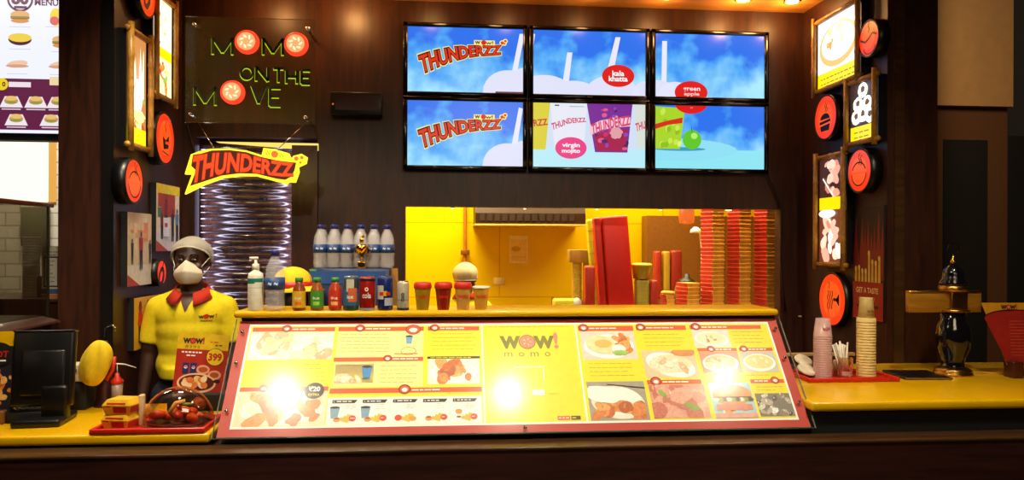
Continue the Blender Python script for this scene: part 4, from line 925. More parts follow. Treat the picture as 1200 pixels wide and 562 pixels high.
# blue carton with the water pack and trophy, cardboard upright
a = at(370, 315, 3.62); b = at(456, 315, 3.62)
t = thing('blue_carton', 'dark blue carton carrying the pack of water bottles behind the drinks', 'carton', ((a.x + b.x) / 2, 3.62, 1.03))
hw = (b.x - a.x) / 2 + .01; CT = a.z - 1.03
m2 = MB(ink('#12264f', .45, var=.15, scale=9)); m2.rbox(-hw, -.10, 0, hw, .10, CT, .004, 1); m2.build('box', t)
m2 = MB(ink('#1d4a8f', .5)); m2.box(-hw - .002, -.103, CT - .07, hw - .02, -.1005, CT - .012); m2.build('printed_band', t)
m2 = MB(ink('#4a9a50', .5)); m2.box(-hw, -.105, CT - .012, -hw + .03, -.1, CT - .004); m2.build('sticker', t)
p = at(462, 315, 3.60); tag(MB(ink('#a8742a', .6)).box(-.012, -.02, 0, .012, .02, CT - .002).build('cardboard_upright', None, (b.x + .031, 3.6, 1.03)), 'upright strip of brown cardboard at the right of the blue carton', 'cardboard')
# a kitchen equipment cabinet that carries the carton
t = thing('equipment_cabinet', 'dark cabinet behind the raised shelf under the blue carton', 'cabinet', ((a.x + b.x) / 2, 3.62, 0))
MB(M['black']).rbox(-.14, -.14, .0, .25, .14, 1.0, .006).build('body', t); MB(M['steel']).rbox(-.145, -.15, 1.0, .255, .15, 1.03, .004).build('top', t)
pr = None; n6 = 6
names = ['leftmost', 'second from left', 'third from left', 'third from right', 'second from right', 'rightmost']
for row in (1, 0):
    for k in range(n6):
        x = at(377 + k * 15.4, 300, 3.62).x
        lb = 'water bottle, ' + names[k] + (' in the front row' if row == 0 else ' in the rear row') + ' of the pack'
        y = 3.585 + row * .066
        if pr is None: pr = kids(water((x, y, a.z), .97, lb, 'water bottles in the pack')) 
        else: dup(pr, None, (x, y, a.z), 0, lb)
p = at(424, 313, 3.535)
t = thing('small_trophy', 'small gold cup trophy on a black base in front of the water pack', 'trophy', (p.x, 3.535, a.z))
MB(M['gold']).rbox(-.019, -.010, 0, .019, .010, .030, .003).build('base', t)
MB(M['black']).box(-.015, -.0115, .006, .015, -.0102, .026).build('plate', t)
m2 = MB(M['gold']); m2.lathe([(.012, .03), (.006, .036), (.005, .05), (.012, .056), (.026, .075), (.031, .095), (.030, .105), (.027, .106)], n=22); m2.ball((0, 0, .126), .010, .008, .014, 8); m2.ball((.006, 0, .145), .007, .006, .008, 8)
m2.tube([(-.028, 0, .098), (-.04, 0, .095), (-.038, 0, .075), (-.024, 0, .068)], .0025, 8); m2.tube([(.028, 0, .098), (.04, 0, .095), (.038, 0, .075), (.024, 0, .068)], .0025, 8); m2.ball((0, -.030, .088), .012, .003, .012, 8); m2.build('cup', t)

# cap on a dark head form
p = at(349, 331, 3.50)
t = thing('dark_kettle', 'black rounded kettle behind the juice bottles under the yellow cap', 'kettle', (p.x - .02, 3.50, 1.03), radians(200))
m2 = MB(M['black']); m2.lathe([(.060, 0), (.065, .01), (.063, .27), (.068, .34), (.064, .37), (.05, .39), (.001, .402)], n=26); m2.build('body', t)
m2 = MB(M['blackm']); m2.tube([(.06, 0, .30), (.10, 0, .30), (.102, 0, .20), (.062, 0, .16)], .008); m2.build('handle', t)
cap('crew_hat', 'yellow crew cap with a red lining behind the juice bottles', (p.x - .02, 3.50, 1.425), radians(75), .80)
t = thing('equipment_cabinet', 'dark cabinet behind the raised shelf under the black kettle', 'cabinet', (p.x - .02, 3.50, 0))
MB(M['black']).rbox(-.10, -.12, .0, .10, .13, 1.0, .006).build('body', t); MB(M['steel']).rbox(-.102, -.125, 1.0, .102, .135, 1.03, .004).build('top', t)
p = on_shelf(409, 362)
t = thing('red_bundle', 'small red wrapped bundle between the juice bottles and the cans', 'bundle', (p[0] - .01, 3.325, SZ))
m2 = MB(M['red']); m2.ball((0, 0, .028), .020, .018, .028, 8); m2.build('wrap', t); MB(ink('#e8dcc0', .6)).lathe([(.018, 0), (.018, .01), (.001, .01)], n=14).build('base', t)

# ------------------------------------------------------------------ kitchen behind the opening
KZ = 1.195
t = thing('kitchen_counter', 'steel kitchen counter behind the serving opening carrying the cartons', 'counter', (1.35, 5.05, 0))
MB(M['steel']).rbox(-.80, -.30, KZ - .04, .84, .30, KZ, .006).build('top', t); MB(ink('#6a5020', .5)).box(-.78, -.28, 0, .82, .28, KZ - .04).build('body', t)
RC = ink('#c62814', .45, var=.12, scale=30, name='carton_red'); OC = ink('#f2ac3c', .45, var=.12, scale=30, name='carton_orange'); YC = ink('#d8b43a', .5, var=.08, name='carton_inside')
def folded_carton():
    r = .0775; m2 = MB(); cs = [(0, -r), (r, 0), (0, r), (-r, 0)]; h = .0256
    def ringp(s, z): return [(x * s, y * s, z) for x, y in cs]
    V = ringp(.90, 0) + ringp(.985, h * .72) + ringp(1.0, h * .80) + ringp(.97, h)
    for L in range(3):
        for k in range(4):
            m2.mat((OC, YC, YC, RC)[k]); b = L * 4
            m2.add([V[b + k], V[b + (k + 1) % 4], V[b + 4 + (k + 1) % 4], V[b + 4 + k]], [(0, 1, 2, 3)])
    m2.mat(YC); m2.add(V[12:], [(0, 1, 2, 3)]); m2.add(V[:4], [(3, 2, 1, 0)])
    return m2
R = random.Random(12)
proto = None
ORD = ['', 'second', 'third', 'fourth', 'fifth', 'sixth', 'seventh', 'eighth', 'ninth', 'tenth', 'eleventh', 'twelfth', 'thirteenth', 'fourteenth', 'fifteenth', 'sixteenth', 'seventeenth', 'eighteenth', 'nineteenth',
       'twentieth', 'twenty-first', 'twenty-second', 'twenty-third', 'twenty-fourth', 'twenty-fifth', 'twenty-sixth']
stacks = [(835, 26, 'left tall stack'), (866, 26, 'middle tall stack'), (897.5, 26, 'right tall stack'), (806, 7, 'short stack'), (782, 4, 'lowest stack')]
for px, n_, wh in stacks:
    c = at(px, 300, 4.95)
    for k in range(n_):
        x = c.x + R.uniform(-.0025, .0025); y = 4.95 + R.uniform(-.002, .002); z = KZ + k * .026
        lb = 'red and orange carton, ' + ('top one' if k == n_ - 1 else 'bottom one' if k == 0 else ORD[k] + ' from the bottom') + ' of the ' + wh
        if proto is None: proto = tag(folded_carton().build('food_carton', None, (x, y, z)), lb, 'food carton', 'stacked red and orange food cartons'); o = proto
        else: o = dup(proto, None, (x, y, z), None, lb)
        o.rotation_euler = (0, 0, radians(-19) + R.uniform(-.05, .05)); 
        if wh.startswith('lowest'): o.scale = (.62, .62, 1)
# loose opened carton on the lowest stack
c = at(783, 335, 4.95); t = thing('crumpled_wrapper', 'crumpled yellow food wrapper on the lowest carton stack', 'wrapper', (c.x, 4.95, KZ + 4 * .026))
m2 = MB(OC); 
for k in range(6): m2.ball((R.uniform(-.045, .045), R.uniform(-.03, .03), .012), .026, .02, .012, 6)
m2.build('paper', t)
def tower(px0, px1, pyt, Y, col, label, tilt=0.0, thick=.10, name='carton_sleeve', seam=True, base=KZ, cat='carton sleeve'):
    a = at(px0, 300, Y); b = at(px1, 300, Y); w = b.x - a.x; h = at(px0, pyt, Y).z - base
    t = thing(name, label, cat, ((a.x + b.x) / 2, Y + thick / 2, base)); t.rotation_euler = (0, tilt, 0); t.location.z += abs(tilt) * w / 2 + .001
    m2 = MB(ink(col, .45, var=.05, scale=20)); m2.rbox(-w / 2, -thick / 2, .0, w / 2, thick / 2, h, min(.016, w * .3), 3); m2.build('sleeve', t)
    if seam:
        m2 = MB(ink('#8f1408' if col.startswith('#c') else '#9a8a08', .5)); 
        for z in [h * q for q in (.12, .25, .38, .5, .62, .75, .87)]: m2.box(-w / 2 - .0006, -thick / 2 - .0006, z, w / 2 + .0006, thick / 2 + .0006, z + .0014)
        m2.build('carton_edges', t)
    return t
tower(714, 745, 253, 4.86, '#d81e0c', 'tall broad red carton sleeve leaning slightly left in the opening', -.085, .13, seam=False)
tower(704, 712, 254, 4.86, '#c81c0c', 'thin red carton sleeve leaning between the broad red and the lime ones', -.075, .08, seam=False)
tower(696, 706, 256, 4.99, '#c8c414', 'tall lime yellow carton sleeve leaning behind the red ones', -.075, .08)
tower(686, 698, 311, 4.80, '#c02c12', 'short red carton left of the lime sleeve', 0, .08, seam=False)
tower(746, 762, 326, 4.90, '#b8a030', 'ochre stack of cups right of the broad red sleeve', 0, .08)
tower(763, 772, 327, 4.88, '#b83014', 'narrow short red carton beside the ochre cup stack', 0, .06, seam=False)
t = thing('kitchen_shelf', 'brown shelf unit deep in the kitchen behind the cartons', 'shelf', (1.45, 5.72, 0))
MB(ink('#7a4a10', .5)).box(-.62, -.16, 0, .55, .16, 1.22).build('unit', t)
tower(768, 776, 293, 5.60, '#9c2408', 'narrow dark red box on the shelf deep in the kitchen', 0, .08, seam=False, base=1.22)
tower(778, 786, 293, 5.60, '#b08818', 'narrow ochre box between dark red ones deep in the kitchen', 0, .08, seam=False, base=1.22)
tower(787, 800, 292, 5.60, '#8c1c08', 'wide dark red box on the shelf deep in the kitchen', 0, .08, seam=False, base=1.22)
# stacked pale cups with brown carton
t = thing('cup_stack', 'tall pale stack of cups left of the short red carton', 'cup stack', (at(677, 300, 5.1).x, 5.12, KZ))
m2 = MB(ink('#c8a83a', .5)); z = 0
while z < .30: m2.lathe([(.030, z), (.033, z + .010), (.0345, z + .012), (.031, z + .013)], n=20); m2.lathe([(.030, z), (.033, z + .010), (.0345, z + .012), (.031, z + .013)], c=(.072, 0, 0), n=20); z += .0135
m2.build('cups', t)
c = at(677, 294, 5.1); t2 = thing('brown_carton', 'small brown carton sitting on the tall pale cup stack', 'carton', (c.x, 5.12, KZ + z - .0005)); MB(ink('#a87818', .6)).rbox(-.06, -.05, 0, .11, .05, .085, .004).build('box', t2)
c = at(754, 330, 4.92); t = thing('metal_bowl', 'yellow lit round metal tub on top of the ochre cup stack', 'tub', (c.x - .005, 4.94, at(746, 326, 4.9).z + .002)); 
m2 = MB(ink('#c8a218', .35, metal=.3)); m2.lathe([(.055, 0), (.066, .08), (.068, .084), (.060, .084), (.001, .08)], n=26); m2.build('tub', t)
MB(ink('#e0cc30', .4)).lathe([(.069, .083), (.069, .094), (.055, .102), (.001, .103)], n=26).build('lid', t)
a = at(651, 362, 4.85); t = thing('paper_bundle', 'low bright yellow wrapped bundle with white paper on the kitchen counter', 'bundle', (a.x + .08, 4.90, KZ))
m2 = MB(ink('#e6d21c', .6, bump=.4, scale=20)); m2.rbox(-.085, -.06, 0, .075, .06, .082, .018, 3); m2.build('wrapped_pack', t); m2 = MB(ink('#efe6cc', .7)); m2.ball((.062, -.045, .055), .030, .028, .035, 8); m2.build('white_paper', t)
c = at(641, 358, 4.85); t = thing('small_box', 'tiny brown red box left of the yellow bundle', 'box', (c.x, 4.9, KZ)); MB(ink('#a83c10', .5)).rbox(-.028, -.03, 0, .028, .03, .03, .003).build('box', t)
# hood
a = at(557, 240, 5.75); b = at(686, 262, 5.75)
t = thing('range_hood', 'brown slatted extractor hood at the top of the kitchen wall', 'range hood', (a.x, 5.75, b.z)); w = b.x - a.x
m2 = MB(ink('#3c2408', .4, metal=.3)); m2.prism([(0, 0), (.44, 0), (.44, .55), (.15, .55), (0, .08)], 'X', 0, w); m2.build('hood_body', t)
m2 = MB(ink('#e8b858', .4)); m2.box(-.005, -.008, -.012, w + .005, .445, .0); m2.build('rim', t)
m2 = MB(ink('#2c1606', .6)); 
for k in range(13): x = .03 + k * (w - .1) / 13; m2.box(x, -.006, .022, x + (w - .1) / 18, -.0005, .075)
m2.build('slots', t)
# bright spots along the lintel, added as small glowing dots
for px_, rr_ in ((530, .011), (615, .009), (700, .011), (775, .010), (855, .022)):
    p = at(px_, 243, 4.67); t = thing('lintel_spotlight', 'tiny lit lamp under the dark lintel, ' + {530: 'leftmost, above the kitchen pipe', 615: 'above the paper notice', 700: 'above the lime carton sleeve', 775: 'above the orange kitchen panel', 855: 'largest, above the left tall carton stack'}[px_], 'lamp', (p.x, 4.69, OZ1))
    MB(M['steel']).lathe([(rr_ * 1.3, 0), (rr_ * 1.3, -.004), (rr_, -.005), (.001, -.003)], n=18).build('trim_ring', t); MB(glow('#ffe08a', 3.0)).ball((0, 0, -.004), rr_, rr_, .007, 7).build('bulb', t)
# pipe
p = at(545, 243, 6.1); t = thing('wall_pipe', 'thin orange brown pipe with a clamp on the kitchen wall', 'pipe', (p.x, 6.14, 1.3))
MB(ink('#b8701a', .4)).cyl((0, 0, 0), .014, 1.35, 14).build('pipe', t); m2 = MB(ink('#8a4a14', .4)); z = at(545, 296, 6.1).z - 1.3; m2.rbox(-.035, -.03, z - .02, .035, .03, z + .02, .004); m2.build('clamp', t)
# notices
a = at(597, 276, 6.18); b = at(619, 308, 6.18); t = thing('wall_notice', 'pale paper notice taped on the yellow kitchen wall', 'notice', (a.x, 6.198, b.z))
m2 = MB(); m2.h = .001; m2.plane((0, -.001, 0), (1, 0, 0), (0, 0, 1)); w = b.x - a.x; h = a.z - b.z; m2.rect(0, 0, w, h, ink('#f4e2b8', .5), 0); m2.rect(.012, .014, w - .012, h - .03, ink('#ecc878', .5), 1); m2.oval(w * .35, h * .52, .035, .022, ink('#c89a40', .5), 2); m2.rect(.015, h * .2, w - .02, h * .26, ink('#d8c088', .5), 2); m2.build('sheet', t)
a = at(579, 325, 6.18); t = thing('wall_label', 'small pale label low on the yellow kitchen wall', 'label', (a.x, 6.198, a.z - .06)); MB(ink('#ead890', .5)).rbox(0, -.004, 0, .09, 0, .06, .001, 1).build('card', t)
# orange lantern and white lamp and pot on the right
c = at(807, 252, 5.3); t = thing('orange_lantern', 'orange hanging lamp shade at the top right of the kitchen', 'lamp', (c.x, 5.35, c.z)); m2 = MB(glow('#ff6a1c', .85)); m2.lathe([(.03, .12), (.052, .09), (.056, 0), (.050, -.045), (.02, -.052)], n=24); m2.build('shade', t); MB(M['black']).cyl((0, 0, .11), .004, 2.66 - c.z - .11, 8).build('cord', t)
c = at(811, 268, 5.15); t = thing('desk_lamp', 'small white curved lamp under the orange lantern', 'lamp', (c.x + .05, 5.09, KZ)); m2 = MB(ink('#e8e0c8', .4)); m2.lathe([(.05, 0), (.05, .012), (.01, .016)], n=20); m2.tube([(0, 0, .01), (0, 0, .40), (-.02, 0, c.z - KZ), (-.05, 0, c.z - KZ - .01)], .007); m2.build('stand', t); m2 = MB(ink('#f4eed8', .4)); m2.lathe([(.012, .02), (.035, 0), (.04, -.02)], c=(-.045, 0, c.z - KZ), n=18); m2.build('lamp_shade', t)
c = at(803, 326, 5.3); t = thing('cooking_pot', 'greenish round cooking pot beside the column in the kitchen', 'pot', (c.x, 5.26, KZ)); m2 = MB(ink('#6a6a28', .3, metal=.5)); m2.lathe([(.06, 0), (.085, .03), (.09, .10), (.075, .15), (.065, .155)], n=26); m2.build('pot_body', t); MB(ink('#1c1408', .4)).lathe([(.07, .155), (.05, .19), (.02, .20), (.018, .225), (.001, .23)], n=22).build('lid', t)

# ------------------------------------------------------------------ left worktop things
def on_left(px, py): p = atz(px, py, LZ); return (p.x, p.y, LZ)
# point-of-sale screen seen from behind
p = at(63, 480, 3.02)
t = thing('till_screen', 'black till screen seen from behind on the left worktop', 'till', (p.x + .01, 3.02, LZ), radians(6))
m2 = MB(M['black']); T = RT(radians(-8), 4, 'X'); m2.rbox(-.155, -.02, .06, .058, .02, .345, .012, 3, T=T); m2.build('screen_back', t)
m2 = MB(M['black']); m2.rbox(-.12, -.030, .10, .03, -.015, .27, .008, 2, T=T); m2.build('rear_panel', t)
m2 = MB(M['black']); m2.rbox(-.045, -.02, .01, .045, .03, .14, .01); m2.rbox(-.12, -.09, 0, .045, .10, .028, .010, 3); m2.build('stand', t)
m2 = MB(M['bezel']); m2.box(-.154, -.0215, .338, .057, .0215, .342, T=T); m2.build('edge_line', t)
p = on_left(98, 470); t = thing('keypad_unit', 'low black keypad unit beside the till screen', 'keypad', (p[0] - .012, 3.08, LZ), radians(4))
m2 = MB(M['blackm']); m2.rbox(-.06, -.07, 0, .07, .09, .045, .008); m2.build('body', t); m2 = MB(M['bezel'])
for i in range(4):
    for j in range(3): m2.rbox(-.045 + i * .026, -.05 + j * .026, .045, -.025 + i * .026, -.03 + j * .026, .050, .002, 1)
m2.build('keys', t)
p = on_left(103, 463); t = thing('yellow_tape_roll', 'small yellow plastic bracket behind the keypad', 'bracket', (p[0] + .035, 3.21, LZ)); m2 = MB(M['yellow']); m2.rbox(-.055, -.02, .045, .04, .02, .06, .004); m2.rbox(.020, -.02, 0, .04, .02, .047, .004); m2.rbox(-.055, -.02, 0, -.035, .02, .047, .004); m2.build('bracket', t)
p = at(99, 447, 3.28); t = thing('receipt_printer', 'small white receipt printer left of the hanging yellow cap', 'printer', (p.x - .03, 3.27, LZ)); m2 = MB(M['blackm']); m2.rbox(-.05, -.04, 0, .06, .04, .115, .006); m2.build('black_base', t)
m2 = MB(ink('#d0c8b4', .5)); m2.rbox(-.045, -.045, .115, .055, .035, .185, .006); m2.build('white_top', t); MB(ink('#6a665c', .5)).box(-.005, -.047, .155, .03, -.0455, .166).build('slot', t)
# cap stand with cap
p = at(117, 460, 3.24); t = thing('cap_stand', 'dark red upright holder carrying the yellow cap beside the till', 'stand', (p.x - .005, 3.305, LZ))
m2 = MB(ink('#3a0c08', .5)); m2.lathe([(.04, 0), (.04, .01), (.030, .03), (.028, .14), (.012, .17), (.012, .27)], n=20); m2.build('post', t)
m2 = MB(M['chrome']); m2.tube([(0, .0, .26), (.0, .0, .322), (.03, 0, .335), (.045, 0, .322), (.04, 0, .31)], .002, 6); m2.build('hook', t)
t = thing('crew_hat', 'yellow crew cap hanging on its holder beside the till', 'hat', (p.x - .005, 3.225, LZ + .190), radians(6))
m2 = MB(M['capyellow']); vs = []; fs = []; n_ = 32; L_ = 16
for i in range(L_ + 1):
    ph = -pi / 2 + pi * i / L_
    for k in range(n_):
        a_ = 2 * pi * k / n_; f_ = 1 - .22 * math.exp(-((a_ - 4.85) / .22) ** 2) - .06 * cos(a_ * 5 + ph * 2); vs.append((.058 * cos(a_) * max(.02, cos(ph)) * f_ + .012 * sin(ph * 1.5), .045 * sin(a_) * max(.02, cos(ph)) * f_, .092 * sin(ph)))
for i in range(L_):
    for k in range(n_): fs.append((i * n_ + k, i * n_ + (k + 1) % n_, (i + 1) * n_ + (k + 1) % n_, (i + 1) * n_ + k))
m2.add(vs, fs, True); m2.build('crown', t)
m2 = MB(M['red']); m2.tube([(.03, .03, -.075), (.055, .03, -.03), (.06, .03, .02)], .008, 8); m2.build('band', t)
p = at(141, 450, 3.29); t = thing('plastic_tumbler', 'small pale tumbler with a red lid between the cap and the clerk', 'tumbler', (p.x - .005, 3.28, LZ))
MB(ink('#8f7a6c', .4)).lathe([(.018, 0), (.022, .10), (.001, .10)], n=18).build('tumbler_body', t); MB(M['red']).lathe([(.024, .098), (.024, .11), (.010, .125), (.008, .14), (.001, .14)], n=18).build('lid', t)
m2 = MB(ink('#d8d0c4', .4)); m2.tube([(-.015, 0, .175), (.0, 0, .178), (.03, 0, .176), (.075, 0, .162)], [.004, .0035, .0025, .0015], 8); m2.tube([(0, 0, .13), (0, 0, .178)], .0015, 6); m2.build('spoon', t)
# leaflet stand at the far left
p = atz(8, 500, LZ); t = thing('leaflet_stand', 'food leaflet in a wooden block at the far left edge of the counter', 'leaflet', (p.x - .085, p.y + .0, LZ), radians(8))
m2 = MB(ink('#7a4a1c', .4)); m2.rbox(-.12, -.03, 0, .085, .03, .05, .006); m2.build('wooden_block', t)
m2 = MB(); T = RT(radians(-6), 4, 'X'); m2.plane(T @ Vector((-.13, -.004, .04)), T.to_3x3() @ Vector((1, 0, 0)), T.to_3x3() @ Vector((0, 0, 1))); w, h = .235, .300; m2.mat(WHT); m2.box(-.13, -.003, .04, .105, .0, .34, T=T)
m2.rect(0, 0, w, h, ink('#1c1c28', .5), 1); m2.rect(0, h - .055, w, h, M['yellow'], 2); food(m2, .08, .02, w, h * .55, 'fry', '#1c1c2a', 51, None, 0, 18, 2, .13, (.4, .1, .95, .95)); m2.oval(w - .06, h - .085, .055, .045, ink('#14100e', .5), 9, n=26); m2.text('HOT', w - .055, h - .085, .022, M['red'], 10, off=.03); m2.rect(w - .085, h - .112, w - .03, h - .106, WHT, 10); m2.build('leaflet', t)
# trays
def tray(px, Y, z, w, d, label, loc=None):
    t = thing('serving_tray', label, 'tray', loc, 0)
    m2 = MB(M['red_tray']); n = 8; pr = []
    m2.rbox(-w / 2, -d / 2, 0, w / 2, d / 2, .006, .002, 1)
    for (x0, y0, x1, y1) in ((-w / 2 - .012, -d / 2 - .012, w / 2 + .012, -d / 2), (-w / 2 - .012, d / 2, w / 2 + .012, d / 2 + .012), (-w / 2 - .012, -d / 2, -w / 2, d / 2), (w / 2, -d / 2, w / 2 + .012, d / 2)):
        m2.rbox(x0, y0, 0.001, x1, y1, .020, .004, 2)
    m2.build('tray', t); return t
tx = (at(185, 500, 2.93).x)
tray(0, 0, 0, .37, .215, 'red serving tray on the left worktop under the glass dome', (tx + .012, 2.925, LZ)); TZ = LZ + .0062
# food boxes on tray
BXY = ink('#e6b21c', .5); BXR = ink('#b81c10', .5)
def momobox(loc, rz, label):
    t = thing('takeaway_box', label, 'food box', loc, rz, 'two takeaway boxes')
    w, d, h = .105, .095, .052; m2 = MB(BXY); vs = [(-w * .42, -d * .42, 0), (w * .42, -d * .42, 0), (w * .42, d * .42, 0), (-w * .42, d * .42, 0), (-w / 2, -d / 2, h * .62), (w / 2, -d / 2, h * .62), (w / 2, d / 2, h * .62), (-w / 2, d / 2, h * .62), (-w * .38, -d * .38, h), (w * .38, -d * .38, h), (w * .38, d * .38, h), (-w * .38, d * .38, h)]
    m2.add(vs, [(3, 2, 1, 0), (8, 9, 10, 11)] + [(a, (a + 1) % 4 + (a // 4) * 4, (a + 1) % 4 + (a // 4) * 4 + 4, a + 4) for a in range(8)]); m2.build('box', t)
    m2 = MB(BXR); f = lambda x, z, y=-.0012: (x, -d * .42 - (d * .08) * min(1, z / (h * .62)) + y if z <= h * .62 else -d / 2 + (z - h * .62) / (h * .38) * d * .12 + y, z)
    m2.add([f(-.012, .006), f(.036, .006), f(.038, .028), f(-.012, .028)], [(0, 1, 2, 3)]); m2.add([f(-.045, .026), f(-.022, .026), f(-.022, .031), f(-.045, .031)], [(0, 1, 2, 3)]); m2.add([f(-.036, .036), f(.034, .036), f(.034, .042), f(-.036, .042)], [(0, 1, 2, 3)])
    m2.add([(w * .44, -d * .40, .004), (w * .44, d * .3, .004), (w * .49, d * .32, .028), (w * .49, -d * .44, .028)], [(0, 1, 2, 3)]); m2.build('red_print', t); return t
b0 = momobox((tx - .110, 2.905, TZ), radians(-14), 'lower yellow and red takeaway box on the tray left of the dome'); b1 = momobox((tx - .108, 2.906, TZ + .0525), radians(-9), 'upper yellow and red takeaway box stacked left of the dome')
t = thing('sauce_packet', 'small pale sauce packet leaning between boxes and dome', 'packet', (tx - .050, 2.925, TZ), radians(8)); m2 = MB(ink('#d8b888', .4, coat=.4)); m2.rbox(-.009, -.016, 0, .009, .016, .112, .004); m2.build('packet', t)
# dome with food
dx = tx + .080; DY = 2.925
t = thing('food_dish', 'dark plate of orange fried food under the clear dome', 'dish', (dx, DY, TZ))
m2 = MB(M['black']); m2.lathe([(.05, 0), (.085, .008), (.088, .012), (.06, .010), (.001, .008)], n=30, sx=1.25, sy=.98); m2.build('plate', t)
R = random.Random(21)
for k in range(9):
    a = k * .7; r = .05 * (k % 3) / 2 + .012; m2 = MB(ink(['#d85a18', '#c8441a', '#e07a28', '#b8341a'][k % 4], .35, coat=.5, bump=.5, scale=60)); m2.T = Matrix.Translation((cos(a) * r * 1.2, sin(a) * r * .8, .030 + .010 * (k % 2) + (.02 if k % 3 == 0 else 0))) @ RT(a, 4, 'Z'); m2.ball((0, 0, 0), .030, .017, .018, 8); m2.build('fried_piece', t)
m2 = MB(ink('#7ca030', .5)); m2.T = Matrix.Translation((.03, -.02, .078)); [m2.ball((R.uniform(-.02, .02), R.uniform(-.01, .01), 0), .012, .005, .006, 6) for _ in range(5)]; m2.build('green_garnish', t)
m2 = MB(ink('#e0c060', .4)); m2.tube([(-.02, -.045, .05), (.0, -.03, .085), (.03, -.02, .09)], .008, 8); m2.build('noodle_strip', t)
t = thing('clear_dome', 'clear plastic dome lid over the food on the left tray', 'dome lid', (dx, DY, TZ))
DOME = glass('#ffe9dc', .04, .10, 1.1, 'clear_dome_plastic')
m2 = MB(DOME); m2.lathe([(.104 * cos(pi / 2 * i / 12) if i < 12 else .001, .008 + .132 * sin(pi / 2 * i / 12)) for i in range(13)], n=40, sx=1.22, sy=.90); m2.build('dome', t)
m2 = MB(glass('#fff0e8', .05, .3, 1.0, 'dome_rim')); m2.lathe([(.104, .0), (.107, .001), (.107, .007), (.104, .009)], n=40, sx=1.22, sy=.90); m2.build('rim', t)
# 399 leaflet
a = at(203, 459, 3.24); b = at(271, 391, 3.24)
t = thing('offer_leaflet', 'red and yellow 399 offer card standing beside the sloped menu', 'leaflet', (a.x, 3.20, LZ), radians(0)); w = b.x - a.x - .028; hb = a.z - LZ - .012; h = b.z - a.z + .015
m2 = MB(); T = Matrix.Translation((.012, 0, hb)) @ RT(radians(-8), 4, 'X') @ RT(radians(3.5), 4, 'Y'); m2.mat(ink('#e4bc18', .5)); m2.box(0, 0, 0, w, .004, h, T=T)
m2.plane(T @ Vector((0, 0, 0)), T.to_3x3() @ Vector((1, 0, 0)), T.to_3x3() @ Vector((0, 0, 1))); m2.h = .0005
m2.rect(0, 0, w, h * .74, ink('#b02a1a', .5), 1); wowlogo(m2, w * .31, h * .875, w * .40, 2, ink('#2a1408', .5), ink('#c8281a', .5), ink('#e8a080', .5)); bars(m2, w * .64, h * .86, w * .85, 1, 1, ink('#d06a20', .5), 2, 1, .006); bars(m2, w * .74, h * .81, w * .92, 1, 1, ink('#7a4a18', .5), 2, 3, .005)
bars(m2, w * .1, h * .68, w * .58, 1, 1, WHT, 2, 4, .006); bars(m2, w * .2, h * .63, w * .45, 1, 1, WHT, 2, 5, .005)
m2.oval(w * .76, h * .63, w * .175, w * .175, ink('#3a1408', .5), 3, n=30); m2.oval(w * .76, h * .63, w * .165, w * .165, ink('#f0d01c', .5), 3.5, n=30); m2.text('399', w * .76, h * .63, .028, ink('#c8281a', .5), 4, w=w * .25, off=.04)
for k in range(2): x = w * (.15 + .15 * k); m2.rect(x, h * .34, x + w * .12, h * .52, ink('#1c2c6a', .5), 3 + k * .3); m2.oval(x + w * .06, h * .45, w * .035, w * .03, WHT, 3.2 + k * .3); m2.oval(x + w * .06, h * .455, w * .033, w * .014, M['red'], 3.3 + k * .3)
for cx, cy in ((.55, .42), (.78, .34)): m2.oval(w * cx, h * cy, w * .13, h * .075, ink('#e8a880', .5), 2.5); m2.oval(w * cx, h * cy, w * .09, h * .045, ink('#b0502c', .5), 2.8)
m2.oval(w * .45, h * .20, w * .38, h * .16, ink('#f0c8a0', .5), 3.4, n=30); m2.oval(w * .45, h * .205, w * .34, h * .13, ink('#5a1c10', .5), 3.6, n=30)
R = random.Random(9)
for k in range(12): m2.oval(w * (.20 + .5 * R.random()), h * (.14 + .14 * R.random()), w * .07, h * .05, ink(R.choice(['#e07a3c', '#e8984c', '#d05a28', '#f6d8b0', '#e8c070']), .5), 4 + k * .2, n=14, rot=R.random() * 3, wob=.1)
m2.oval(w * .84, h * .24, w * .07, h * .03, ink('#2a1410', .5), 4); m2.build('card', t)
m2 = MB(M['blackm']); m2.rbox(.0, -.025, 0, w + .03, .06, hb + .005, .006); m2.build('black_base', t)

# ------------------------------------------------------------------ right worktop things
def on_right(px, py): p = atz(px, py, RZ); return (p.x, p.y, RZ)
c0 = at(989, 447, 3.30)
tray(0, 0, 0, .39, .21, 'red serving tray on the right worktop with cups and straws', (c0.x + .0, 3.315, RZ)); TR = RZ + .0062
def cupstack(px, y, n_, r0, r1, ch, step, col, label, topn=0, col2=None, pr='#c83c4a'):
    x = at(px, 430, y).x; t = thing('cup_stack', label, 'cup stack', (x, y, TR)); z = 0
    for k in range(n_):
        m2 = MB(col); m2.lathe([(r0 + .001, z), (r0, z + .002), (r0 - (r0 - r1) * step / ch, z + step - .0005), (r0 - (r0 - r1) * step / ch - .002, z + step - .0005)] if k < n_ - 1 else [(r0 + .001, z), (r0, z + .002), (r1, z + ch), (.001, z + ch)], n=24); m2.build('cup', t); z += step
    return t, x, z - step
t, x, z = cupstack(965, 3.29, 19, .040, .030, .080, .0103, sheer('#f6cfc6', .55, .25, 'pink_clear_cup'), 'stack of upturned pinkish clear plastic cups on the right tray')
m2 = MB(ink('#e59a90', .5)); m2.lathe([(.0375, .004), (.0365, .09), (.0345, .19), (.031, .225), (.001, .225)], n=22); m2.build('printed_inner_cups', t)
m2 = MB(); ctext(m2, 'WOW!', .036, z + .035, .016, ink('#c8323c', .5), .036, .03, .0022); m2.build('print', t)
t, x, z = cupstack(1016, 3.33, 20, .0415, .0405, .02, .0128, ink('#e2c274', .6), 'tall stack of upturned cream paper cups on the right tray')
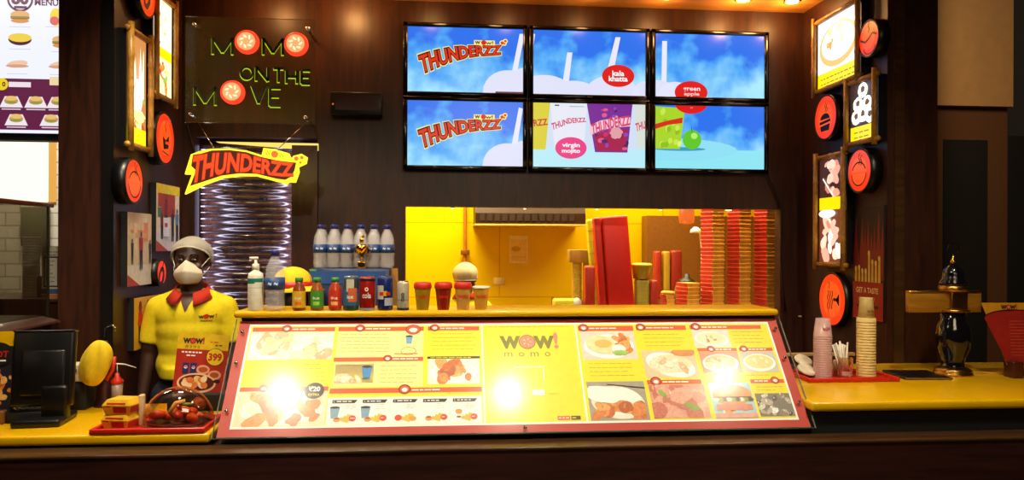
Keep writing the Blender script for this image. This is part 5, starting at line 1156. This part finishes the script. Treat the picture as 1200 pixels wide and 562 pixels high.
m2 = MB(ink('#e6cc84', .6)); m2.lathe([(.0365, z + .012), (.0275, z + .108), (.0275, z + .110), (.001, z + .110)], n=24); m2.build('smaller_cups', t)
m2 = MB(); ctext(m2, 'WOW!', .0345, z + .050, .011, ink('#6a4a1c', .5), .030, .03, .0045); ctext(m2, 'momo', .036, z + .034, .007, ink('#6a4a1c', .5), .028, .0, .0035); m2.build('print', t)
# straw holder
p = at(990, 440, 3.27); t = thing('straw_holder', 'clear cup full of white straws between the two cup stacks', 'straw holder', (p.x, 3.265, TR))
m2 = MB(glass('#f4d8cc', .12, .14, .8, 'clear_cup')); m2.lathe([(.030, 0), (.036, .092), (.037, .094)], n=24); m2.build('cup', t)
m2 = MB(); ctext(m2, 'WOW!', .034, .055, .016, ink('#d0505a', .5), .034, .03, .0025); flabel(m2, .0325, .015, .035, -.8, .8, ink('#c8907c', .5)); m2.build('print', t)
R = random.Random(6)
for k in range(14):
    a = R.uniform(0, 2 * pi); b = R.uniform(.0, .018); l = R.uniform(.145, .165) if k else .15; tx_ = R.uniform(-.05, .03) if k % 4 else -.075; m2 = MB(ink('#e8e0cc', .5)); m2.tube([(cos(a) * b, sin(a) * b, .004), (cos(a) * b + tx_ * .6, sin(a) * b, l)], .0038, 8); m2.build('straw', t)
p = at(980, 440, 3.36); t = thing('small_jar', 'pale little jar behind the straw holder', 'jar', (p.x + .005, 3.355, TR)); MB(ink('#c8b894', .5)).lathe([(.017, 0), (.019, .06), (.015, .068), (.001, .068)], n=18).build('jar_body', t)
for k, (px, py, tl, lb) in enumerate(((942, 424, .75, 'upper white round lid lying at the left of the right tray'), (946, 437, .55, 'lower white round lid lying at the left of the right tray'))):
    p = at(px, py, 3.37 - k * .06); t = thing('small_dish', lb, 'dish', (p.x, p.y, TR + (.062 if k == 0 else .030)), 0); t.rotation_euler = (radians(26), radians(12), 0)
    m2 = MB(ink('#e9dfc4', .5)); m2.lathe([(.001, .010), (.030, .011), (.036, .014), (.041, .004), (.042, .0), (.038, -.001)], n=28); m2.build('lid', t)  # round white lid lying loose on the tray
p = at(936, 435, 3.37); t = thing('red_napkin_stack', 'small red bundle under the white lids at the tray edge', 'napkins', (p.x + .045, 3.345, TR)); m2 = MB(M['red']); m2.rbox(-.055, -.05, 0, .035, .05, .034, .012, 3); m2.build('napkins', t)
a = at(918, 413, 3.66); b = at(1002, 411, 3.66); t = thing('pale_rail', 'thin pale wooden rail low against the right wall behind the cups', 'rail', (a.x, 3.66, RZ)); m2 = MB(ink('#b08a5a', .5)); m2.rbox(-.02, -.012, a.z - RZ - .008, b.x - a.x, .012, a.z - RZ + .008, .003); m2.build('rail', t); MB(M['black']).box(0, -.006, 0, .02, .006, a.z - RZ).box(b.x - a.x - .03, -.006, 0, b.x - a.x - .01, .006, a.z - RZ).build('rail_post', t)
t = thing('black_mat', 'black rubber mat behind the tray on the right worktop', 'mat', (1.56, 3.55, RZ)); MB(M['blackm']).rbox(-.15, -.12, 0, .30, .15, .004, .002, 1).build('mat', t)  # added black sheet standing in for the dark gap behind the tray
# ornate stand
p = on_right(1116, 437); SX, SY = p[0] + .045, p[1] + .055
t = thing('ornate_stand', 'black and brass turned post holding a flat wooden plank sign', 'stand', (SX, SY, RZ)); S = p[1] / 3.4
kx = SY * 1.0 / 900.0 * 1.06   # metres per pixel there
def hz(y): return at(1116, y, SY).z - RZ
R_ = lambda px: px * kx
m2 = MB(M['brass']); m2.lathe([(R_(21), 0), (R_(21), .008), (R_(19), .014), (R_(20), .022), (R_(17), .030), (R_(15), .034)], n=36); m2.build('brass_base', t)
m2 = MB(ink('#0b0a10', .12, coat=.8, name='black_glaze')); m2.lathe([(R_(14), .032), (R_(12), .042), (R_(13), hz(415)), (R_(18), hz(403)), (R_(19.5), hz(390)), (R_(18), hz(378)), (R_(14), hz(370)), (R_(14), hz(363)), (R_(9), hz(360))], n=40); m2.build('black_vase_body', t)
m2 = MB(M['brass']); m2.lathe([(R_(10), hz(362)), (R_(17), hz(361)), (R_(18), hz(359)), (R_(12), hz(357))], n=36); m2.lathe([(R_(12), hz(338)), (R_(16), hz(337)), (R_(16), hz(331)), (R_(12), hz(330))], n=36); m2.build('brass_collar', t)
m2 = MB(ink('#0b0a10', .12, coat=.8, bump=1.0, scale=40, name='black_studded_glaze')); m2.lathe([(R_(15), hz(331)), (R_(16), hz(327)), (R_(12), hz(322)), (R_(12.5), hz(318)), (R_(11), hz(312)), (R_(6), hz(307)), (R_(3), hz(304))], n=36); m2.build('dome_cap', t)
m2 = MB(M['gold']); m2.lathe([(R_(3), hz(305)), (R_(3.5), hz(302)), (R_(1.5), hz(299)), (R_(.8), hz(295)), (.0005, hz(294))], n=20); m2.build('finial', t)
m2 = MB(M['bezel']); pts = [(R_(7) * cos(a), 0, hz(288.5) + R_(7) * sin(a)) for a in [2 * pi * i / 24 - pi / 2 for i in range(25)]]; m2.tube(pts, .0022, 6); m2.build('top_ring', t)
WP = wood('#8a5a14', '#b07c24', .3, (1, 6, 6), 'plank_wood', .3)
m2 = MB(WP); m2.rbox(-R_(57), -.02, hz(362), R_(32), .012, hz(337), .004); m2.build('plank', t)
m2 = MB(M['brass']); m2.rbox(-R_(57), -.023, hz(339.5), R_(32), .014, hz(336.5), .002, 1); m2.rbox(-R_(8), -.035, hz(361), R_(13), .03, hz(337), .008, 3); m2.build('plank_band', t)
p = on_right(1075, 432); t = thing('folded_menu', 'dark low tablet lying left of the ornate black stand', 'tablet', (p[0] - .06, 3.32, RZ), radians(-4)); m2 = MB(M['black']); m2.rbox(-.12, -.09, 0, .09, .12, .012, .004); m2.build('tablet', t); m2 = MB(ink('#7a5a1c', .4)); m2.box(-.12, -.092, .002, .09, -.0902, .010); m2.build('edge_band', t)
p = on_right(1160, 432); t = thing('thin_stick', 'thin yellow stick lying between the ornate stand and the red menu card', 'stick', (p[0] - .02, 3.37, RZ), radians(-22)); MB(ink('#c89a28', .5)).rbox(-.08, -.004, 0, .08, .004, .008, .002).build('stick', t)
# red menu card
p = on_right(1180, 438); a = at(1148, 351, p[1]); b = at(1173, 421, p[1])
t = thing('menu_card', 'red and yellow menu card in a wooden holder at the far right', 'menu card', (p[0] + .04, p[1], RZ), radians(-4))
m2 = MB(); T = RT(radians(-6), 4, 'X'); zb = b.z - RZ - .01; zt = a.z - RZ; xl = a.x - p[0]; xb = b.x - p[0]; W_ = .30
m2.mat(ink('#c88a14', .5)); V = [(xb, 0, zb), (xb + W_ - .06, 0, zb), (xl + W_, 0, zt), (xl, 0, zt)]; V2 = [(x, .004, z) for x, _, z in V]
m2.add(V + V2, [(0, 1, 2, 3), (7, 6, 5, 4), (0, 4, 5, 1), (1, 5, 6, 2), (2, 6, 7, 3), (3, 7, 4, 0)], False, T)
m2.plane(T @ Vector((0, 0, 0)), T.to_3x3() @ Vector((1, 0, 0)), T.to_3x3() @ Vector((0, 0, 1))); m2.h = .0007
yc = zt - .065; arc = [(xl + W_ / 2 + (W_ / 2 - .01) * cos(x_), yc + .035 * sin(x_)) for x_ in [pi * i / 14 for i in range(15)]]
m2.poly([(xb + .003, zb + .003), (xb + W_ - .063, zb + .003)] + [(x_, z_ ) for x_, z_ in [(q_[0], q_[1] - .006) for q_ in arc]], ink('#9a1c12', .5), 2); m2.poly([(xb + .001, zb)] + [(xb + W_ - .061, zb)] + arc, ink('#3a120a', .5), 1)
R = random.Random(3)
for k in range(12): m2.rect(xb + .02, yc - .02 - k * .014, xb + W_ - .09 - .03 * R.random(), yc - .0175 - k * .014, ink('#c8523c', .5), 3)
wowlogo(m2, xl + .125, zt - .020, .07, 3, ink('#3a1408', .5), M['red'], WHT, .03, False); m2.text('momo', xl + .125, zt - .036, .007, ink('#3a1408', .5), 3, w=.045); m2.build('card', t)
m2 = MB(ink('#4a1c0c', .35)); m2.rbox(xb + .0, -.035, 0, xb + .05, .035, zb + .02, .006); m2.rbox(xb + .18, -.035, 0, xb + .23, .035, zb + .02, .006); m2.rbox(xb + .02, -.02, .008, xb + .21, .02, .028, .004); m2.build('wooden_holder', t)

# ------------------------------------------------------------------ neighbour shop, left of the pillar
NX = -1.80
t = thing('glass_partition', 'brown partition with a glass pane at the left edge beside the till', 'partition', (NX, 3.1, 0))
m2 = MB(M['wood']); m2.box(-.05, -.9, 0, .0, .615, 1.26); m2.build('panel', t)
m2 = MB(M['woodred']); m2.prism([(-.06, 1.26), (.05, 1.26), (.045, 1.268), (-.05, 1.292), (-.06, 1.292)], 'Y', -.9, .60); m2.build('sill', t)
m2 = MB(SHOPGLASS); m2.box(-.012, -.9, 1.292, -.004, .60, 1.785); m2.build('glass_pane', t)
m2 = MB(ink('#6a3018', .25, metal=.5)); m2.rbox(-.018, -.9, 1.785, .004, .63, 1.805, .004); m2.build('top_rail', t)
m2 = MB(M['steel']); m2.box(-.013, .594, 1.29, -.003, .602, 1.785); m2.build('end_edge', t)
a = at(0, 0, 4.0); b = at(75, 160, 4.0)
t = thing('menu_lightbox', 'bright white lit menu board of the neighbouring shop at the top left', 'menu board', (-2.62, 4.0, b.z)); w = .80; h = 1.05
MB(M['blackm']).box(-.02, .01, -.035, w, .08, h).build('housing', t)
m2 = MB(); m2.plane((0, .008, 0), (1, 0, 0), (0, 0, 1)); m2.h = .001; m2.rect(0, 0, w, h, glow('#eef0ff', 1.05), 0)
xr = b.x + 2.62 ; mp = .00413   # metres per pixel
def PX(px): return (at(px, 80, 4.0).x + 2.62)
def PZ(py): return (at(40, py, 4.0).z - b.z)
PUR = glow('#6a2148', .9); m2.rect(0, PZ(156), w, PZ(96), PUR, 1)
m2.oval(PX(21), PZ(3), .062, .062, PUR, 1, n=30); m2.oval(PX(21), PZ(3), .052, .052, glow('#f2f0fa', 1), 1.5, n=30); m2.text('80', PX(21), PZ(2), .055, PUR, 2, w=.075, off=.05); m2.rect(PX(14), PZ(14), PX(29), PZ(11), PUR, 2)
m2.text('STUNNER', PX(39) + .095, PZ(0), .030, PUR, 2, w=.19, off=.03); m2.text('MENU', PX(52), PZ(6), .030, PUR, 2, w=.11, off=.03)
def bun(px, py, s, kind):
    x, y = PX(px), PZ(py)
    if kind == 'bowl': m2.oval(x, y, .055 * s, .030 * s, glow('#5a2030', .8), 2); m2.oval(x, y + .008, .055 * s, .022 * s, glow('#f0d048', 1), 2.4)
    elif kind == 'bun': m2.oval(x, y + .012, .045 * s, .020 * s, glow('#e8b070', 1), 2); m2.rect(x - .045 * s, y - .006, x + .045 * s, y + .004, glow('#70a040', 1), 2.3); m2.rect(x - .043 * s, y - .010, x + .043 * s, y - .004, glow('#d04830', 1), 2.4); m2.oval(x, y - .018, .043 * s, .012 * s, glow('#d89850', 1), 2.1)
    elif kind == 'roll': m2.oval(x, y, .050 * s, .018 * s, glow('#f0c8a8', 1), 2, rot=.15); m2.oval(x, y - .01, .055 * s, .008, glow('#d8a080', 1), 2.3)
    else: m2.oval(x, y, .028 * s, .045 * s, glow('#f4d838', 1), 2); m2.oval(x - .006, y - .018, .022 * s, .022 * s, glow('#e06a6a', 1), 2.4)
    m2.rect(x - .05, y - .050, x + .05, y - .047, glow('#c8c8d8', 1), 2)
bun(21, 24, 1, 'bun'); bun(63, 23, 1, 'tall'); bun(21, 50, 1, 'bowl'); bun(70, 52, 1, 'bun'); bun(18, 79, 1, 'roll'); bun(68, 79, 1, 'roll')
m2.oval(PX(0), PZ(103), .030, .030, glow('#f0d020', 1), 3); m2.text('0', PX(2.5), PZ(103), .022, glow('#2a1a20', 1), 3.5, off=.03); m2.rect(PX(8), PZ(106), PX(34), PZ(100), glow('#f0e0ea', 1), 2); m2.rect(PX(56), PZ(103), PX(70), PZ(93), glow('#f0d8a8', 1), 2)
for (px, py) in ((11, 124), (40, 124), (66, 124), (17, 145), (58, 145)):
    x, y = PX(px), PZ(py); m2.poly([(x - .055, y - .025), (x + .055, y - .025), (x + .03, y + .03), (x - .03, y + .03)], glow('#f0e8ee', 1), 2); m2.oval(x, y + .008, .033, .018, glow('#e09060', 1), 2.5); m2.oval(x, y + .020, .028, .012, glow('#e8c070', 1), 2.7); m2.oval(x, y, .03, .006, glow('#80a040', 1), 2.9); m2.rect(x - .045, y - .036, x + .045, y - .031, glow('#e8d8e4', 1), 2)
m2.build('lit_menu', t)
# brightly lit tiles put in as a glowing sheet, and panel behind the glass
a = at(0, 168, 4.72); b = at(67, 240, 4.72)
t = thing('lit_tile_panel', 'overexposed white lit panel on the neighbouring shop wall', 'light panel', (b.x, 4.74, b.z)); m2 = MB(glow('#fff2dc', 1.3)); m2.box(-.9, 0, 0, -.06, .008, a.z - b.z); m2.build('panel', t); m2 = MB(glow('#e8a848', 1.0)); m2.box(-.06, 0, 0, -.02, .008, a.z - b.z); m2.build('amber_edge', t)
a = at(10, 245, 4.6); b = at(44, 292, 4.6); t = thing('grey_green_panel', 'grey green panel on the tiled wall behind the glass pane', 'panel', (a.x, 4.72, b.z)); MB(ink('#7d7a5c', .5)).rbox(0, 0, 0, b.x - a.x, .025, a.z - b.z, .004).build('panel', t)
a = at(49, 292, 3.95); b = at(73, 352, 3.95)
t = thing('display_counter', 'dark counter of the neighbouring shop behind the glass pane', 'counter', (-2.15, 4.05, 0)); MB(M['wood']).box(-.5, -.16, 0, .33, .3, b.z - .02).build('body', t); MB(M['ledge']).rbox(-.5, -.17, b.z - .02, .335, .31, b.z, .004).build('top', t); cz = b.z
t = thing('framed_price_sheet', 'white price sheet with a blue and orange foot behind the glass', 'price sheet', (a.x, 3.95, cz)); w = b.x - a.x; h = a.z - cz; m2 = MB(ink('#d8cfb8', .5)); m2.box(0, 0, 0, w, .006, h); m2.plane((0, 0, 0), (1, 0, 0), (0, 0, 1)); m2.h = .001
m2.rect(.01, h * .2, w - .015, h * .8, ink('#3a3a48', .5), 1); m2.rect(.016, h * .23, w - .021, h * .77, ink('#cfc8b4', .5), 1.5); m2.rect(.0, h * .07, w, h * .17, ink('#4a5a8a', .5), 1); m2.rect(0, 0, w, h * .06, ink('#c86a2a', .5), 1); bars(m2, .01, h * .88, w * .8, 2, .015, ink('#5a5a60', .5), 2, 2, .004)
for r_ in range(7): bars(m2, .025, h * .70 - r_ * .02, w - .03, 1, 1, ink('#6a6a70', .5), 2, r_, .004)
m2.build('sheet', t)
a = at(33, 340, 3.95); t = thing('cup_tower', 'tall pale stack of plastic cups behind the glass at the left', 'cup stack', (a.x, 3.98, cz)); m2 = MB(ink('#d8d4c8', .5)); z = 0; H_ = at(33, 284, 3.95).z - cz
while z < H_: m2.lathe([(.036, z), (.038, z + .01), (.040, z + .012), (.036, z + .013)], n=18); z += .0135
m2.build('cups', t)
a = at(43, 345, 3.95); t = thing('dark_canister', 'small dark canister between the cup tower and the price sheet', 'canister', (a.x + .012, 3.98, cz)); MB(ink('#3a342c', .5)).lathe([(.022, 0), (.022, .10), (.018, .105), (.001, .106)], n=18).build('body', t)
p = at(25, 373, 3.05); t = thing('white_card_box', 'small white box with a slot standing just behind the glass sill', 'box', (-1.90, 3.27, 1.292)); 
struct(MB(M['wood']).box(-2.30, 2.2, 1.16, -1.862, 3.7, 1.292), 'trim_9')
m2 = MB(ink('#d0c8ac', .5)); m2.rbox(-.035, -.07, 0, .03, .07, .058, .004); m2.build('box', t); MB(M['black']).box(.0302, -.04, .040, .031, .04, .048).build('slot', t)
t = thing('marker_pen', 'white marker pen with dark cap lying on the glass sill', 'pen', (NX + .022, 3.17, 1.277 + .010)); m2 = MB(ink('#d8d4cc', .4)); m2.tube([(0, 0, 0), (0, .10, 0)], .009, 12); m2.build('barrel', t); m2 = MB(M['black']); m2.tube([(0, -.045, 0), (0, 0, 0)], .010, 12); m2.build('pen_cap', t)

# ------------------------------------------------------------------ people
def body_mod(o, vox, it=4, fac=.5):
    m = o.modifiers.new('join', 'REMESH'); m.mode = 'VOXEL'; m.voxel_size = vox; m.use_smooth_shade = True
    s_ = o.modifiers.new('soften', 'SMOOTH'); s_.factor = fac; s_.iterations = it
def hand(mb, wr, d, side):   # d = direction the hand points, side = +1/-1 thumb side along X
    d = Vector(d).normalized(); fw = Vector((0, -1, 0)); fw = (fw - d * fw.dot(d)).normalized(); sd = d.cross(fw) * side
    wr = Vector(wr); X = lambda a, b, c: wr + d * a + fw * b + sd * c
    mb.capsule(X(.0, 0, 0), .026, X(.035, .0, 0), .030, 8)
    for k, (off, L) in enumerate(((.026, .068), (.009, .078), (-.009, .072), (-.026, .056))):
        a = X(.06, off, 0); b = X(.06 + L * .45, off * 1.1, .006); c = X(.06 + L * .85, off * 1.12, .020); e = X(.06 + L * 1.05, off * 1.1, .034)
        mb.capsule(X(.02, off * .8, 0), .014, a, .0105, 7); mb.capsule(a, .0105, b, .0092, 7); mb.capsule(b, .0092, c, .0085, 7); mb.capsule(c, .0085, e, .0075, 7)
    a = X(.018, .024, .004); b = X(.045, .046, .012); c = X(.070, .054, .020); mb.capsule(a, .014, b, .011, 7); mb.capsule(b, .011, c, .009, 7)
def person(label, loc, rz, H, pose='stand', capkind='net', logo=True):
    t = thing('person', label, 'person', loc, rz); g = H / 1.66; bend = .0
    mb = MB(M['skin']); Pz = lambda x, y, z: (x * g, y * g, z * g)
    # local: faces -Y.  legs
    for s in (-1, 1):
        mb.capsule(Pz(.095 * s, 0, .86), .085 * g, Pz(.105 * s, -.01, .47), .055 * g); mb.capsule(Pz(.105 * s, -.01, .47), .054 * g, Pz(.11 * s, .01, .09), .036 * g)
        mb.capsule(Pz(.11 * s, .02, .05), .036 * g, Pz(.115 * s, -.13, .035), .030 * g)
        mb.capsule(Pz(.160 * s, .01, 1.30), .048 * g, Pz(.206 * s, .02, 1.08), .040 * g); mb.capsule(Pz(.206 * s, .02, 1.08), .039 * g, Pz(.222 * s, -.03, .875), .026 * g)
        hand(mb, Pz(.224 * s, -.035, .855), (.04 * s, -.10, -1), s)
    mb.ball(Pz(0, 0, .92), .155 * g, .105 * g, .12 * g); mb.ball(Pz(0, 0, 1.10), .150 * g, .105 * g, .16 * g); mb.ball(Pz(0, 0, 1.26), .165 * g, .105 * g, .13 * g); mb.capsule(Pz(-.10, .01, 1.32), .050 * g, Pz(.10, .01, 1.32), .050 * g)
    mb.capsule(Pz(0, .015, 1.32), .058 * g, Pz(0, .0, 1.44), .052 * g)
    # head: cranium, jaw, brow, nose, ears
    hz_ = 1.535
    mb.ball(Pz(0, .01, hz_ + .02), .080 * g, .095 * g, .088 * g); mb.ball(Pz(0, -.022, hz_ - .045), .062 * g, .068 * g, .070 * g); mb.ball(Pz(0, -.055, hz_ - .085), .034 * g, .030 * g, .026 * g)
    mb.capsule(Pz(-.035, -.072, hz_ + .022), .014 * g, Pz(.035, -.072, hz_ + .022), .014 * g, 7); mb.capsule(Pz(0, -.082, hz_ + .008), .010 * g, Pz(0, -.100, hz_ - .030), .015 * g, 7)
    mb.capsule(Pz(-.018, -.083, hz_ - .062), .009 * g, Pz(.018, -.083, hz_ - .062), .009 * g, 6)
    for s in (-1, 1): mb.ball(Pz(.083 * s, .01, hz_ - .005), .012 * g, .020 * g, .032 * g, 8); mb.ball(Pz(.045 * s, -.055, hz_ - .03), .022 * g, .022 * g, .022 * g, 8)
    o = mb.build('body', t); body_mod(o, .0045 * g, 5)
    for s in (-1, 1):
        m2 = MB(ink('#8a7c70', .4)); m2.ball(Pz(.031 * s, -.0800, hz_ + .006), .011 * g, .0075 * g, .0045 * g, 8); m2.mat(M['hair']); m2.ball(Pz(.031 * s - .001, -.0865, hz_ + .004), .0055 * g, .003 * g, .0058 * g, 6); m2.build('eye', t)
        m2 = MB(M['hair']); m2.tube([Pz(.014 * s, -.0905, hz_ + .028), Pz(.032 * s, -.090, hz_ + .034), Pz(.054 * s, -.076, hz_ + .026)], [.0035 * g, .004 * g, .002 * g], 6); m2.build('eyebrow', t)
    # hair cap
    m2 = MB(M['hair']); vs = []; fs = []; n = 32; L = 10
    for i in range(L + 1):
        for k in range(n):
            a = 2 * pi * k / n; fr = max(0, -sin(a)); z0 = (.062 * fr ** .6 - .050 * (1 - fr ** .6)); ph0 = math.asin(max(-.9, min(.9, (z0) / .092))); ph = ph0 + (pi / 2 - ph0) * i / L
            vs.append(Pz(.088 * cos(ph) * cos(a), .012 + .104 * cos(ph) * sin(a), hz_ + .02 + .092 * sin(ph)))
    for i in range(L):
        for k in range(n): fs.append((i * n + k, i * n + (k + 1) % n, (i + 1) * n + (k + 1) % n, (i + 1) * n + k))
    m2.add(vs, fs, True); m2.build('hair', t)
    # hair net or cap
    m2 = MB(NET if capkind == 'net' else ink('#b8a078', .8)); vs = []; fs = []; n = 44; L = 10
    for i in range(L + 1):
        for k in range(n):
            a = 2 * pi * k / n; fr = max(0, -sin(a)); z0 = (.048 * fr ** .6 - .040 * (1 - fr ** .6)); ph0 = math.asin(z0 / .104); ph = ph0 + (pi / 2 - ph0) * i / L; q = 1 + (.020 * cos(a * 11) + .016 * cos(a * 4 + i)) * (1 - i / L)
            puff = 1.0 + .10 * sin(pi * min(1, i / L * 1.6)) 
            vs.append(Pz(.094 * cos(ph) * cos(a) * q * puff, .012 + .112 * cos(ph) * sin(a) * q * puff, hz_ + .022 + .101 * sin(ph)))
    for i in range(L):
        for k in range(n): fs.append((i * n + k, i * n + (k + 1) % n, (i + 1) * n + (k + 1) % n, (i + 1) * n + k))
    m2.add(vs, fs, True); m2.build('hair_net' if capkind == 'net' else 'cloth_cap', t)
    m2 = MB(ink('#c8bfa8', .8)); pts = []
    for k in range(33): a = 2 * pi * k / 32; fr = max(0, -sin(a)); z0 = (.048 * fr ** .6 - .040 * (1 - fr ** .6)); cph = sqrt(1 - (z0 / .104) ** 2); pts.append(Pz(.096 * cph * cos(a), .012 + .114 * cph * sin(a), hz_ + .022 + z0))
    m2.tube(pts, .0045 * g, 6); m2.build('elastic_band', t)
    # mask
    m2 = MB(M['mask']); vs = []; fs = []; NU, NV = 16, 14
    for j in range(NV + 1):
        v_ = j / NV
        for i in range(NU + 1):
            u_ = i / NU * 2 - 1; wdt = .068 * (sin(pi * (.10 + .74 * v_)) ** .75); x = u_ * wdt; z = hz_ - .016 - .098 * v_ + .020 * (1 - abs(u_)) * (1 - v_) - .0
            y = -.066 - .060 * (1 - abs(u_) ** 1.5) * (.50 + .50 * sin(pi * (.10 + .72 * v_))) - .004 * math.exp(-((v_ - .45) / .05) ** 2) + .0 * v_ + (.018 * v_ * v_)
            vs.append(Pz(x, y, z))
    for j in range(NV):
        for i in range(NU): a = j * (NU + 1) + i; fs.append((a, a + 1, a + NU + 2, a + NU + 1))
    m2.add(vs, fs, True); mo = m2.build('face_mask', t); sm = mo.modifiers.new('thick', 'SOLIDIFY'); sm.thickness = .002
    m2 = MB(ink('#e8e0d0', .7))
    for s in (-1, 1):
        m2.tube([Pz(.062 * s, -.066, hz_ - .030), Pz(.085 * s, -.02, hz_ + .010), Pz(.090 * s, .018, hz_ + .018)], .0018 * g, 6); m2.tube([Pz(.055 * s, -.062, hz_ - .085), Pz(.080 * s, -.02, hz_ - .045), Pz(.090 * s, .018, hz_ - .020)], .0018 * g, 6)
    m2.build('mask_straps', mo)
    # polo shirt
    m2 = MB(M['shirt']); 
    m2.ball(Pz(0, 0, 1.02), .168 * g, .122 * g, .13 * g, 18); m2.tube([Pz(0, 0, .955), Pz(0, 0, 1.02)], .15 * g, 28); m2.ball(Pz(0, -.004, 1.19), .164 * g, .124 * g, .12 * g, 18); m2.ball(Pz(0, 0, 1.13), .162 * g, .122 * g, .16 * g, 18); m2.ball(Pz(0, 0, 1.26), .170 * g, .122 * g, .125 * g, 18)
    m2.capsule(Pz(-.07, .012, 1.345), .052 * g, Pz(.07, .012, 1.345), .052 * g, 12)
    for s in (-1, 1): m2.capsule(Pz(.05 * s, .012, 1.350), .050 * g, Pz(.160 * s, .012, 1.302), .058 * g, 12)
    m2.tube([Pz(0, .016, 1.34), Pz(0, .014, 1.372)], [.085 * g, .070 * g], 24)
    for s in (-1, 1): m2.capsule(Pz(.160 * s, .012, 1.300), .060 * g, Pz(.188 * s, .018, 1.20), .057 * g, 12); m2.tube([Pz(.184 * s, .018, 1.21), Pz(.200 * s, .02, 1.125)], [.059 * g, .060 * g], 24)
    so = m2.build('polo_shirt', t); body_mod(so, .0055 * g, 22, .7)
    # neckline skin, collar, placket
    def chest(x, z):   # front surface of the shirt, found again by ray cast below
        return None
    m2 = MB(M['collar'])
    n = 18
    for s in (-1, 1):
        vs = []; fs = []
        for i in range(n + 1):
            f_ = i / n; a = pi / 2 - s * pi * f_ * .90   # from back centre round to the front
            ri = .062; ro = .088 + .040 * f_ ** 2; zt_ = 1.425 - .050 * f_ ** 1.6; zo = 1.384 - .058 * f_ ** 1.8
            ca, sa = cos(a), sin(a)
            for (r, z) in ((ri, zt_ - .028), (ri + .003, zt_), (ri + .008, zt_ + .002), (ro, zo - .004), (ro - .005, zo - .007)):
                vs.append(Pz(r * ca * 1.12, .012 + r * sa * (1.0 + .28 * f_ * (sa < 0)), z))
        for i in range(n):
            for j in range(4): q = 5 * i + j; fs.append((q, q + 1, q + 6, q + 5))
        fs += [(0, 1, 2, 3, 4), (5 * n + 4, 5 * n + 3, 5 * n + 2, 5 * n + 1, 5 * n)]
        m2.add(vs, fs, True)
    m2.build('collar', so)
    def project(mo):
        w_ = mo.modifiers.new('lay_on_shirt', 'SHRINKWRAP'); w_.target = so; w_.wrap_method = 'PROJECT'; w_.use_project_x = False; w_.use_project_y = True; w_.use_positive_direction = True; w_.use_negative_direction = False; w_.offset = .0022
    def gridpoly(mb_, tri, m, n=8):  # subdivided triangle so it can follow the chest
        a, b, c = [Vector((p[0] * g, -.3, p[1] * g)) for p in tri]; mb_.mat(m); vs = []; fs = []; idx = {}
        for i in range(n + 1):
            for j in range(n + 1 - i): idx[(i, j)] = len(vs); vs.append(tuple(a + (b - a) * (i / n) + (c - a) * (j / n)))
        for i in range(n):
            for j in range(n - i):
                fs.append((idx[(i, j)], idx[(i + 1, j)], idx[(i, j + 1)]))
                if j < n - i - 1: fs.append((idx[(i + 1, j)], idx[(i + 1, j + 1)], idx[(i, j + 1)]))
        mb_.add(vs, fs, True)
    m2 = MB(); gridpoly(m2, ((-.042, 1.375), (.042, 1.375), (.0, 1.285)), M['skin']); project(m2.build('open_neck', t))
    if logo:
        m2 = MB(); m2.plane((0, -.3, 0), (1, 0, 0), (0, 0, 1)); m2.h = .0
        cx, cz_ = .095 * g, 1.262 * g; D_ = ink('#2a1a10', .6); m2.text('w', cx - .022, cz_, .014, D_, 0, w=.022, off=.03); m2.text('w', cx + .022, cz_, .014, D_, 0, w=.022, off=.03); m2.oval(cx, cz_ + .002, .0115, .0115, M['red'], 0, n=16); m2.text('!', cx + .040, cz_ + .004, .018, M['red'], 0, off=.03)
        m2.text('momo', cx, cz_ - .020, .008, D_, 0, w=.050, off=.01); project(m2.build('chest_print', so))
    m2 = MB(M['jeans']); m2.ball(Pz(0, 0, .90), .160 * g, .114 * g, .12 * g)
    for s in (-1, 1): m2.capsule(Pz(.095 * s, 0, .86), .096 * g, Pz(.105 * s, -.01, .47), .068 * g); m2.capsule(Pz(.105 * s, -.01, .47), .067 * g, Pz(.11 * s, .01, .11), .054 * g)
    jo = m2.build('trousers', t); body_mod(jo, .009 * g, 3)
    m2 = MB(M['black'])
    for s in (-1, 1): m2.rbox((.11 * s - .048) * g, -.17 * g, 0, (.11 * s + .048) * g, .075 * g, .085 * g, .03 * g, 3)
    m2.build('shoes', t)
    return t
NET = sheer('#e4dfce', .45, .7, 'hair_net_fabric')
pp = at(225, 340, 3.98)
person('clerk in yellow polo with red collar, white mask and hair net behind the left counter', (pp.x, 3.98, 0), radians(3), 1.662)
pk = at(546, 330, 5.45)
person('kitchen worker facing away in a pale cap, behind the cups in the opening', (pk.x, 5.50, 0), radians(165), 1.50, 'stand', 'cloth', False)
